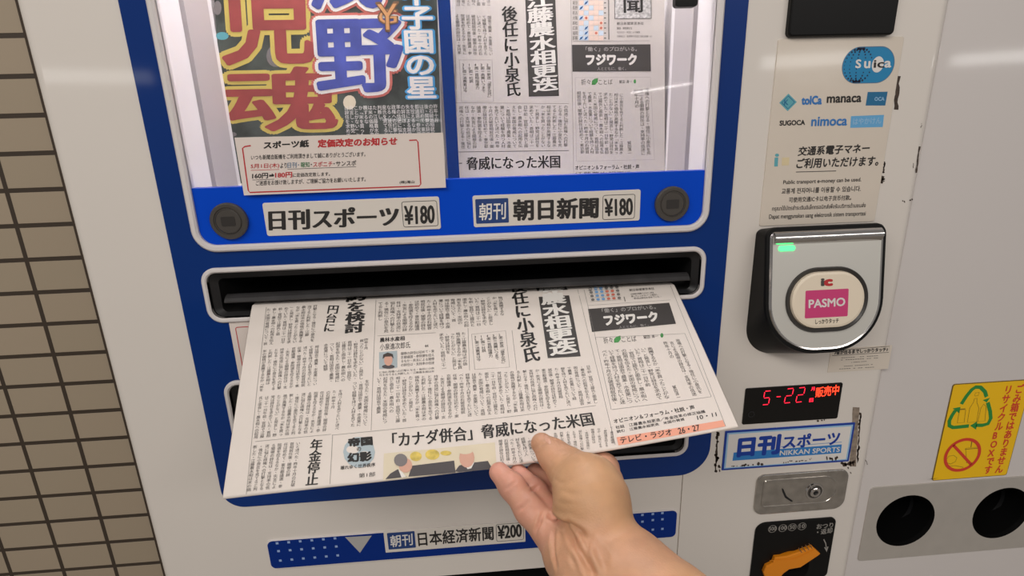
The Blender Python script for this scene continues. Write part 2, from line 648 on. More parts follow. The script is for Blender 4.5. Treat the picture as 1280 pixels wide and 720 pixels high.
# plain dark brown strip added on the wall beside the machine
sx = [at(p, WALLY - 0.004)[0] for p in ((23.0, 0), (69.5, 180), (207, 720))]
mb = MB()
box(mb, min(sx) - 0.0035, max(sx) + 0.02, WALLY - 0.004, WALLY + 0.002, 0.0, 2.2, 'darkbrown')
o = mb.build('dark_strip_1')
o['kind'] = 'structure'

# ------------------------------------------------------------------ vending machine
vm = thing('vending_machine', 'white newspaper vending machine with blue front panel and lit display window', 'vending machine',
           ((BX0 + BX1) / 2, 0.15, 0.0))
VMZ0, VMZ1 = 0.05, 1.86

# openings measured on the front plane (u = x, v = height relative to the lens)
win_band_top = float(np.mean([FRONT.uv(p)[1] for p in ((242.7, 234.9), (560, 224), (877.2, 213))]))
WFO = (float(np.mean([FRONT.uv(p)[0] for p in ((185.5, 0), (219, 180))])), float(np.mean([FRONT.uv(p)[0] for p in ((905, 0), (889, 200))])),
       float(np.mean([FRONT.uv(p)[1] for p in ((265, 313.5), (560, 302), (869, 289))])), 0.44)
FWD = 0.0062
WFI = (WFO[0] + FWD, WFO[1] - FWD, WFO[2] + FWD, WFO[3] - FWD)
s1o = (FRONT.uv((255, 360))[0], FRONT.uv((880, 340))[0],
       float(np.mean([FRONT.uv(p)[1] for p in ((272.6, 401.6), (855, 374))])),
       float(np.mean([FRONT.uv(p)[1] for p in ((560, 320.8), (866.5, 308))])))
FS = 0.0048
s1i = (s1o[0] + FS, s1o[1] - FS, s1o[2] + FS, s1o[3] - FS)
s2o = (FRONT.uv((283, 497))[0], FRONT.uv((860, 540))[0], float(np.mean([FRONT.uv(p)[1] for p in ((760, 574), (845, 568))])),
       FRONT.uv((302, 474))[1])
s2i = (s2o[0] + FS, s2o[1] - FS, s2o[2] + FS, s2o[3] - FS)
s3t = float(np.mean([FRONT.uv(p)[1] for p in ((553, 719), (680, 710))]))
s3 = (FRONT.uv((330, 712))[0], FRONT.uv((700, 712))[0] + 0.06, s3t - 0.06, s3t)
print('slots', s1o, s2o, s3, 'win', WFO)

# coin return panel and its well
cr = rect_px((944, 655), (1043, 644), (1034, 720), (936.5, 726))
cr = (cr[0], cr[1], cr[3] - 0.085, cr[3])
well_c = FRONT.uv((984, 709))
well_r = 0.0255

# body shell: front sheet with real openings, rounded vertical edges, sides, back, top
mb = MB()
ER = 0.009
Z0, Z1 = VMZ0 - HGT, VMZ1 - HGT
holes = [rr(*WFI, 0.014), rr(*s1i, 0.008), rr(*s2i, 0.008), rr(*s3, 0.004), circle(well_c, well_r)]
fill(mb, FRONT, [(BX0 + ER, Z0), (BX1 - ER, Z0), (BX1 - ER, Z1), (BX0 + ER, Z1)], 'white', 0, [list(reversed(h)) for h in holes])
prof = [(BX0 + ER - ER * math.sin(a), ER - ER * math.cos(a)) for a in np.linspace(0, math.pi / 2, 9)] + [(BX0, WALLY - 0.01)]
prof2 = [(BX1 - ER + ER * math.sin(a), ER - ER * math.cos(a)) for a in np.linspace(0, math.pi / 2, 9)] + [(BX1, WALLY - 0.01)]
for pr in (prof, prof2):
    k = len(pr)
    mb.add([(x, y, VMZ0) for x, y in pr] + [(x, y, VMZ1) for x, y in pr], [(i, i + 1, k + i + 1, k + i) for i in range(k - 1)], 'white')
mb.add([(BX0, WALLY - .01, VMZ0), (BX1, WALLY - .01, VMZ0), (BX1, WALLY - .01, VMZ1), (BX0, WALLY - .01, VMZ1)], [(0, 1, 2, 3)], 'white')
for zz in (VMZ0, VMZ1):
    loop = prof + prof2[::-1]
    mb.add([(x, y, zz) for x, y in loop], [tuple(range(len(loop)))], 'white')
# scuffs and chipped paint have shapes of their own
def chips(pts, m='chip', h=0.00015):
    for q in pts:
        poly_px(mb, FRONT, q, m, h)


def rag(a, b, w, n=7, jit=0.5):
    a, b = np.array(a, float), np.array(b, float)
    d = (b - a)
    nn = np.array([-d[1], d[0]]) / np.linalg.norm(d)
    L = [a + d * i / n + nn * (w / 2) * (1 - jit * random.random()) for i in range(n + 1)]
    R = [a + d * i / n - nn * (w / 2) * (1 - jit * random.random()) for i in range(n + 1)]
    return [tuple(p) for p in L + R[::-1]]


def flecks(a, b, w, n=9, gap=0.3):
    """a broken line of small ragged chips"""
    a, b = np.array(a, float), np.array(b, float)
    out = []
    L = np.linalg.norm(b - a) / n
    for i in range(n):
        if random.random() < gap:
            continue
        c = a + (b - a) * (i + 0.5) / n + np.array([random.uniform(-w, w), random.uniform(-w, w)]) * 0.3
        r1, r2 = L * random.uniform(0.35, 0.75), w * random.uniform(0.25, 0.6)
        dr = (b - a) / np.linalg.norm(b - a)
        nn = np.array([-dr[1], dr[0]])
        out.append([tuple(c + dr * r1 * math.cos(t) * random.uniform(.7, 1.1) + nn * r2 * math.sin(t) * random.uniform(.6, 1.2)) for t in np.linspace(0, 2 * math.pi, 9)[:-1]])
    return out


chips([rag((1070, 509), (1066, 583), 9, 9, 0.25)], 'adhesive', 0.0001)
FL = []
for q in (((1075.5, 514), (1071.5, 580), 3.0, 14, .15), ((1052, 581), (1069, 577), 6, 6, .1), ((897.5, 538), (894.5, 590), 4.6, 13, .2), ((896, 570), (899, 590), 4, 6, .3),
          ((1141, 198), (1142, 216), 1.2, 6, .4), ((1128, 252), (1143, 249), 3.0, 8, .2),
          ((1106, 203), (1104.5, 216), 3.0, 5, .2), ((1101, 222), (1104, 227), 6, 3, .0), ((1152, 154), (1151, 160), 1.4, 3, .2), ((1058, 582), (1064, 592), 3.0, 5, .3),
          ((1022, 526), (1034, 525), 3.0, 5, .1), ((853, 300), (854, 296), 1.2, 2, .0), ((1171, 598), (1120, 603), .5, 5, .6), ((1082, 575), (1084, 581), 1.5, 3, .2)):
    FL += flecks(*q)
chips(FL + [rag((1122.5, 95), (1119.5, 137), 7.5, 9, .7), rag((1149.5, 183), (1145, 216), 2.8, 9, .8), rag((897.5, 540), (894, 590), 4.5, 16, 1.0),
            rag((1075.8, 516), (1071.5, 579), 3.4, 16, 1.0), rag((1053, 581), (1069, 577), 6, 8, .9), rag((1106, 202), (1104, 216), 3, 6, .8), rag((1103.5, 220), (1101, 229), 5, 6, .6)])
sh = [FRONT.uv(p) for p in ((848, 594), (845, 634))]
body = mb.build('body', vm)

# door seam below the blue panel: a narrow groove lined in grey
mb = MB()
seamx = float(np.mean([FRONT.uv(p)[0] for p in ((848, 594), (852.5, 680))]))
prism(mb, FRONT, [(seamx - .0004, -0.62), (seamx + .0004, -0.62), (seamx + .0004, FRONT.uv((848, 593))[1]), (seamx - .0004, FRONT.uv((848, 593))[1])], 0, 0.0002, 'adhesive')
mb.build('door_seam', vm)

# blue panel
blx0 = float(np.mean([FRONT.uv(p)[0] for p in ((148.3, 0), (185.5, 180))]))
blx1 = float(np.mean([FRONT.uv(p)[0] for p in ((935.6, 0), (923, 150), (908.5, 310), (895.3, 464.5))]))
blz0 = float(np.mean([FRONT.uv(p)[1] for p in ((318.7, 631.2), (622, 610.7), (850, 594))]))
mb = MB()
prism(mb, FRONT, rr(blx0, blx1, blz0, 0.47, (0.022, 0.034, 0.012, 0.012), 12), 0, 0.0012, 'blue', 0.0004,
      holes=[list(reversed(rr(*WFI, 0.014))), list(reversed(rr(*s1i, 0.008))), list(reversed(rr(*s2i, 0.008)))])
mb.build('blue_panel', vm, True, 30)

# display window: frame, lined recess, grey side rails, glass
mb = MB()
ring(mb, FRONT, rr(*WFO, 0.020, 10), rr(*WFI, 0.014, 10), 0, 0.0052, 'frame', 0.0016)
wf = mb.build('window_frame', vm, True, 40)
mb = MB()
x0, x1, z0, z1 = WFI
REC = 0.135
B_ = upright(0)
for (pa, pb) in (((x0, z0), (x0, z1)), ((x0, z1), (x1, z1)), ((x1, z1), (x1, z0)), ((x1, z0), (x0, z0))):
    mb.add([B_.P(*pa, -0.0), B_.P(*pb, -0.0), B_.P(*pb, -REC), B_.P(*pa, -REC)], [(0, 1, 2, 3)], 'inner')
mb.add([B_.P(x0, z0, -REC), B_.P(x1, z0, -REC), B_.P(x1, z1, -REC), B_.P(x0, z1, -REC)], [(0, 1, 2, 3)], 'inner')
mb.build('display_recess', vm)
for s in (-1, 1):
    mb = MB()
    xa = x0 if s < 0 else x1
    box(mb, min(xa, xa - s * 0.004), max(xa, xa - s * 0.004), 0.040, 0.090, HGT + z0 + 0.02, HGT + z1 - 0.02, 'rail')
    mb.build('side_rail', vm)
mb = MB()
gx0, gx1 = x0 + 0.0005, x1 - 0.0005
for gy in (0.0022, 0.0050):
    mb.add([(gx0, gy, HGT + win_band_top - 0.004), (gx1, gy, HGT + win_band_top - 0.004), (gx1, gy, HGT + z1 - 0.001), (gx0, gy, HGT + z1 - 0.001)], [(0, 1, 2, 3)], 'glass')
mb.build('window_glass', vm)
# black latch at the upper right of the window
mb = MB()
panel(mb, upright(0.012), (841, -40), (870, -41), (869, 10), (842, 11), 0.003, 0, 0.008, 'black', 0.001)
mb.build('window_latch', vm, True, 40)
# blue divider between the two papers
mb = MB()
dv = [at(p, 0.088)[0] for p in ((552.5, 0), (568, 0), (555, 222), (569.5, 222))]
box(mb, (dv[0] + dv[2]) / 2, (dv[1] + dv[3]) / 2, 0.088, 0.1, HGT + z0 + 0.01, HGT + z1 - 0.02, 'blue')
mb.build('divider_bar', vm)

# bright blue label panel below the glass, with price plates and buttons
mb = MB()
prism(mb, FRONT, rr(x0, x1, z0, win_band_top, (0.014, 0.014, 0.0005, 0.0005), 10), -0.008, 0.0014, 'blue2', 0.0003)
lp = mb.build('label_panel', vm, True, 30)


def price_box(mb, S, TL, TR, BR, BL, s, a, b, c):
    bx = rect_px(TL, TR, BR, BL, S)
    stroke_uv(mb, S, rr(*bx, 0.002, 4), 0.0005, 'ink', 0.0002, True)
    T(mb, S, s, a, b, c, 'ink', bold=(0.042, 0.022))


S = Sh(FRONT, 0.0022)
mb = MB()
panel(mb, FRONT, (329, 253.5), (548.9, 245), (551.3, 285.4), (334.6, 295), 0.0022, 0.001, 0.0022, 'plate', 0.0003)
T(mb, S, '日刊スポーツ', (337.5, 288), (497, 282.5), (336.5, 262.5), 'ink', bold=(0.052, 0.012))
price_box(mb, S, (502.5, 252.5), (546, 250.5), (547.5, 282), (504, 284), '¥180', (506.5, 280.5), (543, 278.5), (505.5, 258))
mb.build('price_plate', vm)['label'] = 'left price plate reading ¥180'
mb = MB()
panel(mb, FRONT, (590.4, 243.4), (799.9, 237.2), (799, 275.2), (592.3, 283.6), 0.0022, 0.001, 0.0022, 'plate', 0.0003)
x_ = rect_px((594.3, 249.5), (635.5, 247), (636, 278), (595, 280), S)
fill(mb, S, rr(*x_, 0.001, 4), 'inkblue', 0.0001)
T(mb, S, '朝刊', (599, 275.5), (632, 273.5), (599, 254.5), 'wink', 0.0002, bold=0.012)
T(mb, S, '朝日新聞', (642.5, 275.5), (747, 272), (642, 250), 'ink', bold=(0.042, 0.028))
price_box(mb, S, (753.3, 244.5), (793.3, 242.5), (793.4, 272.5), (753.6, 275), '¥180', (756.5, 270.3), (790.5, 268.3), (756, 249))
mb.build('price_plate', vm)['label'] = 'right price plate with a navy tab at its left end'

for cpx in ((288.3, 275.5), (838.4, 254.1)):
    c = FRONT.uv(cpx)
    mb = MB()
    R = 0.0163
    prof_ = [(R, 0.0014), (R, 0.0045), (R - 0.0012, 0.0058), (0.0125, 0.0058), (0.0122, 0.0050), (0.0114, 0.0050), (0.0111, 0.0058), (0.0108, 0.0058)]
    for (r0, h0), (r1, h1) in zip(prof_[:-1], prof_[1:]):
        walls(mb, FRONT, circle(c, r0, 48), h0, circle(c, r1, 48), h1, 'button')
    b = mb.build('select_button', vm, True, 35)
    mb = MB()
    prism(mb, FRONT, circle(c, 0.0108, 40), 0.004, 0.0055, 'button', 0.0003)
    Sb = Sh(FRONT, 0.0055)
    prism(mb, FRONT, rr(c[0] - .006, c[0] + .006, c[1] - .0042, c[1] + .0042, 0.001, 3), 0.005, 0.0058, 'button2')
    e = mb.build('button_lens', b, True, 30)


# slots
def slot(nm, so, si, depth, lab=None, lining='blackm'):
    mb = MB()
    ring(mb, FRONT, rr(*so, 0.0135, 10), rr(*si, 0.0090, 10), 0.0, 0.0045, 'frame', 0.0014)
    fr = mb.build(nm, vm, True, 40)
    if lab:
        fr['label'] = lab
    mb = MB()
    o_ = rr(*si, 0.0090, 10)
    i_ = rr(si[0] + 0.006, si[1] - 0.006, si[2] + 0.003, si[3] - 0.0075, 0.005, 10)
    walls(mb, FRONT, o_, 0.0035, o_, -0.002, 'bezel')
    walls(mb, FRONT, o_, -0.002, i_, -0.006, 'bezel')
    walls(mb, FRONT, i_, -0.006, i_, -depth, lining)
    fill(mb, FRONT, i_, lining, -depth)
    mb.build('slot_lining', fr, True, 40)
    return fr


sl1 = slot('delivery_slot', s1o, s1i, 0.13, 'upper delivery slot with its newspaper coming out')
sl2 = slot('delivery_slot', s2o, s2i, 0.13, 'lower delivery slot behind the pulled newspaper')
mb = MB()
p_ = rr(*s3, 0.004)
walls(mb, FRONT, p_, 0.0, p_, -0.12, 'blackm')
fill(mb, FRONT, p_, 'blackm', -0.12)
mb.build('bottom_slot', vm)

# label strip of the lowest slot
mb = MB()
sx = panel(mb, FRONT, (330.5, 675.7), (845.5, 635), (846, 670), (341.8, 710.4), 0.0065, 0, 0.0022, 'frame', 0.0006)
strip = mb.build('label_strip', vm, True, 30)
mb = MB()
ix = (sx[0] + 0.0012, sx[1] - 0.0012, sx[2] + 0.0016, sx[3] - 0.0006)
prism(mb, FRONT, rr(*ix, 0.0058), 0.002, 0.0026, 'blue3', 0.0002)
S = Sh(FRONT, 0.0026)
for r_, (a, b) in enumerate((((346.4, 679.0), (418.7, 672.8)), ((348.2, 688.8), (420.4, 683)), ((350.5, 700.6), (422.2, 694.2)))):
    for i in range(6):
        q = S.uv((a[0] + (b[0] - a[0]) * i / 5, a[1] + (b[1] - a[1]) * i / 5))
        w_ = 0.0014
        fill(mb, S, [(q[0] - w_, q[1] - w_), (q[0] + w_, q[1] - w_), (q[0] + w_, q[1] + w_), (q[0] - w_, q[1] + w_)], 'dot', 0.0001)
for i_, row in enumerate((((777, 646.5), (790, 645), (803, 643.6), (816, 642.4), (828, 641.2)), ((790, 653.5), (803, 652), (816, 650), (828, 649)), ((803, 663), (816, 662), (828, 661)))):
    for p in row:
        q = S.uv(p)
        fill(mb, S, [(q[0] - w_, q[1] - w_), (q[0] + w_, q[1] - w_), (q[0] + w_, q[1] + w_), (q[0] - w_, q[1] + w_)], 'dot', 0.0001)
poly_px(mb, S, [(431.4, 671.4), (450, 691), (464.7, 669.4)], 'dotgrey', 0.0001)
mb.build('dotted_face', strip, True, 30)
mb = MB()
panel(mb, S, (479, 663.6), (655.5, 652), (657.5, 675.7), (482.6, 691), 0.0008, 0, 0.0008, 'plate', 0.0002)
S = Sh(S, 0.0008)
x_ = rect_px((484, 666.5), (518.5, 663.5), (519.5, 684), (485.5, 687.5), S)
fill(mb, S, rr(*x_, 0.001, 4), 'inkblue', 0.0001)
T(mb, S, '朝刊', (488.5, 684), (516, 681), (487.5, 669.5), 'wink', 0.0002, bold=0.012)
T(mb, S, '日本経済新聞', (523.5, 682.5), (617, 674.5), (522, 665.5), 'ink', bold=0.022)
price_box(mb, S, (620, 655.5), (653.5, 653.2), (655, 674), (621, 677), '¥200', (623, 673.5), (652, 670.5), (622, 657.5))
mb.build('price_plate', strip)['label'] = 'price plate reading ¥200'

# black box above the transit sign
mb = MB()
panel(mb, FRONT, (988, -60), (1122, -60), (1117, 44.5), (984.5, 47), 0.004, 0, 0.006, 'black', 0.0015)
mb.build('display_box', vm, True, 40)

# red segment display
mb = MB()
panel(mb, FRONT, (931.6, 485.9), (1053.2, 477.1), (1046, 522.3), (927.1, 530.4), 0.002, 0, 0.0012, 'glassblk', 0.0004)
led = mb.build('date_display', vm, True, 30)
S = Sh(FRONT, 0.0012)
mb = MB()


def seg7(S, a, b, c, on, m='ledr'):
    A, B, C = S.uv(a), S.uv(b), S.uv(c)
    ex, ey = B - A, C - A
    P = lambda u, v: A + ex * u + ey * v
    g = 0.07
    segs = {'a': ((g, 1), (1 - g, 1)), 'b': ((1, 1 - g), (1, .5 + g)), 'c': ((1, .5 - g), (1, g)), 'd': ((g, 0), (1 - g, 0)),
            'e': ((0, g), (0, .5 - g)), 'f': ((0, .5 + g), (0, 1 - g)), 'g': ((g, .5), (1 - g, .5))}
    for s_ in on:
        stroke_uv(mb, S, [P(*segs[s_][0]), P(*segs[s_][1])], 0.00095, m, 0.0002)


seg7(S, (953, 506), (960.5, 505.3), (956, 489), 'afgcd')
seg7(S, (969.5, 501.5), (975.5, 501), (971, 490.5), 'g')
seg7(S, (980, 503.8), (988, 503), (984, 486), 'abged')
seg7(S, (994.5, 502.8), (1002.5, 502), (998.5, 484.8), 'abged')
T(mb, S, '月', (1013.5, 488.5), (1018, 488), (1014, 484), 'ledr', bold=0.02)
T(mb, S, '日', (1011.5, 502.5), (1016, 502), (1012, 498), 'ledr', bold=0.04)
mb.build('date_digits', led)
mb = MB()
T(mb, S, '販売中', (1019, 496.8), (1048, 493), (1020, 484.5), 'ledo', bold=0.02)
mb.build('status_lettering', led)
mb = MB()
c = S.uv((939, 517.8))
stroke_uv(mb, S, circle(c, 0.0032, 20), 0.0013, 'bezel', 0.0002, True)
mb.build('sensor_ring', led)

# lock: worn chrome plate, recessed stadium handle, cylinder
mb = MB()
lx = panel(mb, FRONT, (944.5, 592.5), (1058, 586), (1056, 633), (942, 643.5), (0.011, 0.013, 0.011, 0.009), 0, 0.0022, 'lock', 0.001)
lk = mb.build('lock_plate', vm, True, 35)
mb = MB()
S = Sh(FRONT, 0.0022)
hx = rect_px((954, 600), (1047, 594.5), (1045, 626.5), (951.5, 634.5), S)
hr_ = (hx[3] - hx[2]) / 2
o_ = rr(*hx, (0.004, hr_ * .98, hr_ * .98, 0.004), 8)
ring(mb, S, o_, inset(o_, 0.0012), -0.0002, 0.0009, 'lock', 0.0004)
fill(mb, S, inset(o_, 0.0012), 'lock', 0.0003)
fill(mb, S, [tuple(S.uv(p)) for p in ((977, 610), (979, 611), (983, 620), (991, 626), (989, 627), (981, 622), (977.5, 614))], 'bezel', 0.0004)
mb.build('lock_handle', lk, True, 35)
mb = MB()
c = S.uv((1017.5, 613.8))
for (r0, h0), (r1, h1) in zip(((.0108, .0003), (.0102, .0016), (.0085, .0016), (.0078, .0006), (.0062, .0006), (.0060, .0030), (.0052, .0036), (.0030, .0036)),
                              ((.0102, .0016), (.0085, .0016), (.0078, .0006), (.0062, .0006), (.0060, .0030), (.0052, .0036), (.0030, .0036), (.0026, .0022))):
    walls(mb, S, circle(c, r0, 36), h0, circle(c, r1, 36), h1, 'button' if r0 in (.0078, .0085) else 'chrome')
fill(mb, S, circle(c, .0026, 36), 'blackm', .0022)
mb.build('lock_cylinder', lk, True, 35)

# coin return: black plate with a round well and orange lever
mb = MB()
prism(mb, FRONT, rr(*cr, (0.006, 0.006, 0.007, 0.012), 8), 0, 0.0022, 'black', 0.0008, holes=[list(reversed(circle(well_c, well_r)))])
walls(mb, FRONT, circle(well_c, well_r), 0.0022, circle(well_c, well_r * 0.97), -0.016, 'blackm')
fill(mb, FRONT, circle(well_c, well_r * 0.97), 'blackm', -0.016)
cp_ = mb.build('coin_return_plate', vm, True, 35)
S = Sh(FRONT, 0.0022)
mb = MB()
for p, t in (((965.5, 661), '500'), ((978.3, 660), '100'), ((990.2, 658.9), '50'), ((1002.4, 657.8), '10')):
    c = S.uv(p)
    stroke_uv(mb, S, circle(c, 0.0048, 24), 0.0006, 'greytext', 0.0002, True)
    w_ = 4.4 if len(t) == 3 else 3.2
    T(mb, S, t, (p[0] - w_, p[1] + 2.3), (p[0] + w_, p[1] + 1.7), (p[0] - w_ + .4, p[1] - 2.2), 'greytext', bold=0.02)
T(mb, S, 'おつり', (1020.5, 661.2), (1041, 659), (1021, 655.2), 'greytext', bold=0.02)
T(mb, S, '・返却', (1021, 668.6), (1040, 666), (1021.3, 662), 'greytext', bold=0.02)
stroke(mb, S, [(1029.5, 674), (1032, 679), (1032.8, 685)], 0.0012, 'greytext', 0.0002)
poly_px(mb, S, [(1030, 684), (1035.5, 683), (1033.3, 690)], 'greytext', 0.0002)
mb.build('plate_lettering', cp_)
mb = MB()
Sl = Sh(FRONT, 0.0)
lev = [(1021.7, 687.6), (1018, 690.5), (997, 704.5), (983, 707), (976, 712), (970, 719.5), (962, 721), (953.5, 718), (951, 710.5), (954.5, 703),
       (962.5, 699), (965.5, 692), (980, 690.4), (994.5, 685.5), (1012, 678.8)]
lp_ = [tuple(Sl.uv(p)) for p in lev][::-1]
if sum(a[0] * b[1] - b[0] * a[1] for a, b in zip(lp_, lp_[1:] + lp_[:1])) < 0:
    lp_ = lp_[::-1]
prism(mb, Sl, lp_, -0.003, 0.0065, 'lever', 0.0012)
Sl2 = Sh(FRONT, 0.0065)
for i in range(4):
    p = np.array((998.0 + i * 4.3, 684.5 - i * 1.75))
    stroke(mb, Sl2, [tuple(p), tuple(p + (4.5, 6.5))], 0.0009, 'brown_ink', 0.0001)
stroke(mb, Sl2, [(962, 700.5), (972, 699.8), (991, 698.8), (1003, 694), (1019, 686)], 0.0009, 'lever', 0.0004)
mb.build('lever', cp_, True, 40)['label'] = 'orange return lever'

# black flap strip lying over the upper slot's exit
zA = FRONT.uv((579, 369))[1]
mb = MB()
fx0, fx1 = s1i[0] + 0.012, s1i[1] - 0.010
pr = [(-0.0030, zA + 0.0056), (-0.0005, zA + 0.0082), (0.0030, zA + 0.0100), (0.0065, zA + 0.0106)]
th_ = 0.0012
top = [(fx, y, HGT + z) for fx in (fx0, fx1) for y, z in pr]
bot = [(fx, y + 0.0006, HGT + z - th_) for fx in (fx0, fx1) for y, z in pr]
k = len(pr)
fs = [(i, i + 1, k + i + 1, k + i) for i in range(k - 1)] + [(2 * k + k + i, 2 * k + k + i + 1, 2 * k + i + 1, 2 * k + i) for i in range(k - 1)]
fs += [(0, k, 3 * k, 2 * k), (k - 1, 2 * k + k - 1, 3 * k + k - 1, k + k - 1)]
fs += [(i, 2 * k + i, 2 * k + i + 1, i + 1) for i in range(k - 1)] + [(k + i, k + i + 1, 3 * k + i + 1, 3 * k + i) for i in range(k - 1)]
mb.add(top + bot, fs, 'flap')
mb.build('rubber_flap', sl1)

# ------------------------------------------------------------------ recycling box on the right
RY = 0.0055
RS = upright(RY)
rb = thing('recycling_box', 'white recycling box with steel plate and two round black holes', 'recycling box', (BX1 + 0.2, 0.15, 0.0))
RX0, RX1 = BX1 + 0.0002, BX1 + 0.42
pl = rect_px((1087.3, 609.4), (1280, 593.9), (1280, 683.9), (1071.9, 700.2), RS)
h1c = RS.uv((1130.9, 650.4))
HR = 0.0361
h2c = RS.uv((1130.9, 650.4)) + np.array([0.0, 0.0])
h2c[0] = RS.uv((1214.8, 645))[0] + HR
plx = (pl[0], h2c[0] + HR + (h1c[0] - HR - pl[0]), pl[2], pl[3])
mb = MB()
ER = 0.001
fill(mb, RS, [(RX0 + ER, Z0), (RX1 - ER, Z0), (RX1 - ER, Z1), (RX0 + ER, Z1)], 'white2', 0, [circle(c, HR, 48)[::-1] for c in (h1c, h2c)])
pa = [(RX0 + ER - ER * math.sin(a), RY + ER - ER * math.cos(a)) for a in np.linspace(0, math.pi / 2, 8)] + [(RX0, WALLY - 0.01)]
pb = [(RX1 - ER + ER * math.sin(a), RY + ER - ER * math.cos(a)) for a in np.linspace(0, math.pi / 2, 8)] + [(RX1, WALLY - 0.01)]
for pr in (pa, pb):
    k = len(pr)
    mb.add([(x, y, VMZ0) for x, y in pr] + [(x, y, VMZ1) for x, y in pr], [(i, i + 1, k + i + 1, k + i) for i in range(k - 1)], 'white2')
for zz in (VMZ0, VMZ1):
    loop = pa + pb[::-1]
    mb.add([(x, y, zz) for x, y in loop], [tuple(range(len(loop)))], 'white2')
mb.add([(RX0, WALLY - .01, VMZ0), (RX1, WALLY - .01, VMZ0), (RX1, WALLY - .01, VMZ1), (RX0, WALLY - .01, VMZ1)], [(0, 1, 2, 3)], 'white2')
mb.build('body', rb)
mb = MB()
prism(mb, RS, rr(*plx, 0.005), 0, 0.0012, 'steel', 0.0004, holes=[circle(c, HR, 48)[::-1] for c in (h1c, h2c)])
mb.build('hole_plate', rb, True, 30)
for c in (h1c, h2c):
    mb = MB()
    walls(mb, RS, circle(c, HR, 48), 0.0012, circle(c, HR - .001, 48), -0.004, 'black')
    walls(mb, RS, circle(c, HR - .001, 48), -0.004, circle(c, HR * 0.98, 48), -0.10, 'black')
    fill(mb, RS, circle(c, HR * 0.98, 48), 'blackm', -0.10)
    walls(mb, RS, circle((c[0], c[1] - .004), HR * .93, 48), -0.028, circle((c[0], c[1] - .004), HR * .90, 48), -0.032, 'bezel')
    mb.build('hole_liner', rb, True, 40)
for o in (vm, rb):
    mb = MB()
    xa, xb = (BX0 + .03, BX1 - .03) if o is vm else (RX0 + .03, RX1 - .03)
    box(mb, xa, xb, 0.03, WALLY - 0.03, 0.0, VMZ0, 'blackm')
    mb.build('plinth', o)

# ------------------------------------------------------------------ signs and stickers
# transit sign
mb = MB()
sgx = rect_px((972, 47.5), (1128.3, 46.9), (1093, 277.5), (949.2, 281.7))
prism(mb, FRONT, rr(*sgx, 0.002), 0, 0.0010, 'lam', 0.0003)
sg = mb.build('transit_card_sign')
tag(sg, 'cream laminated sign of transit card logos above the card reader', 'sign')
S = Sh(FRONT, 0.0010)
mb = MB()
a_ = rect_px((1053, 59), (1118, 58), (1117, 103), (1053, 104.6), S)
hr_ = (a_[3] - a_[2]) / 2
fill(mb, S, rr(*a_, hr_ * .99, 14), 'tealblue', 0.0001)
stroke_uv(mb, S, rr(*a_, hr_ * .99, 14), 0.0006, 'inkgrayblue', 0.00015, True)
gc = np.array([a_[0] + hr_ * 1.02, (a_[2] + a_[3]) / 2])
for kx in (0.98, 0.62, 0.15, -0.4, -0.85):
    for j in range(-6, 7):
        t = j / 7 * math.pi / 2
        q = gc + np.array([-kx * hr_ * .92 * math.cos(t), hr_ * .93 * math.sin(t)])
        if kx < 0 and abs(j) < 2:
            continue
        d_ = 0.00075 * (0.5 + 0.5 * abs(j) / 3)
        fill(mb, S, circle(q, d_, 8), 'navyd', 0.0002)
ic = S.uv((1097, 80.6))
fill(mb, S, circle(ic, 0.0056, 24, 0.0068), 'nwhite', 0.00025)
T(mb, S, 'S', (1069.3, 85), (1075.5, 84.8), (1070, 74.8), 'nwhite', 0.0003, 0.03)
T(mb, S, 'u', (1080, 85), (1087, 84.8), (1080.5, 77), 'nwhite', 0.0003, 0.03)
T(mb, S, 'ic', (1092, 84.6), (1104.5, 84.4), (1092.5, 75.5), 'ink', 0.0004, 0.02)
T(mb, S, 'a', (1105.5, 84.2), (1113, 84), (1106, 76.5), 'nwhite', 0.0003, 0.03)
mb.build('transit_logo', sg)['label'] = 'blue pill-shaped globe logo'
mb = MB()
poly_px(mb, S, [(985.5, 117), (996, 127.5), (984.5, 139), (974, 128.5)], 'teal2', 0.0001)
stroke(mb, S, [(985.3, 120), (993, 127.6), (984.7, 136), (977, 128.4)], 0.0008, 'icoca', 0.0002, True)
T(mb, S, 'K', (980, 131.5), (985, 131), (980.4, 125), 'icoca', 0.0003, 0.02)
T(mb, S, 'toICa', (1002, 130.5), (1026.5, 130), (1002.5, 120.5), 'midblue', bold=0.05)
T(mb, S, 'manaca', (1033.5, 128.5), (1076, 127.3), (1034, 121), 'ink', bold=0.03)
poly_px(mb, S, [(1084.6, 115), (1109.5, 114.6), (1106.5, 131.9), (1082, 131.9)], 'icoca', 0.0001)
T(mb, S, 'OCA', (1093, 126), (1105, 125.7), (1093.3, 121.5), 'npale', bold=0.03)
T(mb, S, 'SUGOCA', (974.6, 157), (1005.8, 156), (974.8, 151), 'ink', bold=0.04)
T(mb, S, 'nimoca', (1014, 157.5), (1058, 156.5), (1015, 146.5), 'midblue', bold=0.03)
poly_px(mb, S, [(1063.7, 145.2), (1105, 143.5), (1103.3, 158.7), (1062.7, 159.8)], 'skyb', 0.0001)
T(mb, S, 'はやかけん', (1066, 156), (1101, 154.5), (1066.5, 148), 'npale', bold=0.02)
mb.build('card_logos', sg)
mb = MB()
T(mb, S, '交通系電子マネー', (997, 194.8), (1085.6, 190.5), (999, 183.5), 'ink', bold=0.028)
T(mb, S, 'ご利用いただけます。', (995, 210.6), (1097, 207), (996.8, 198.3), 'ink', bold=0.028)
stroke(mb, S, [(994.8, 215), (1045, 213.6)], 0.0007, 'inks', 0.0002)
T(mb, S, 'Public transport e-money can be used.', (978.8, 231.7), (1076, 228), (979.3, 225.5), 'ink', bold=0.016)
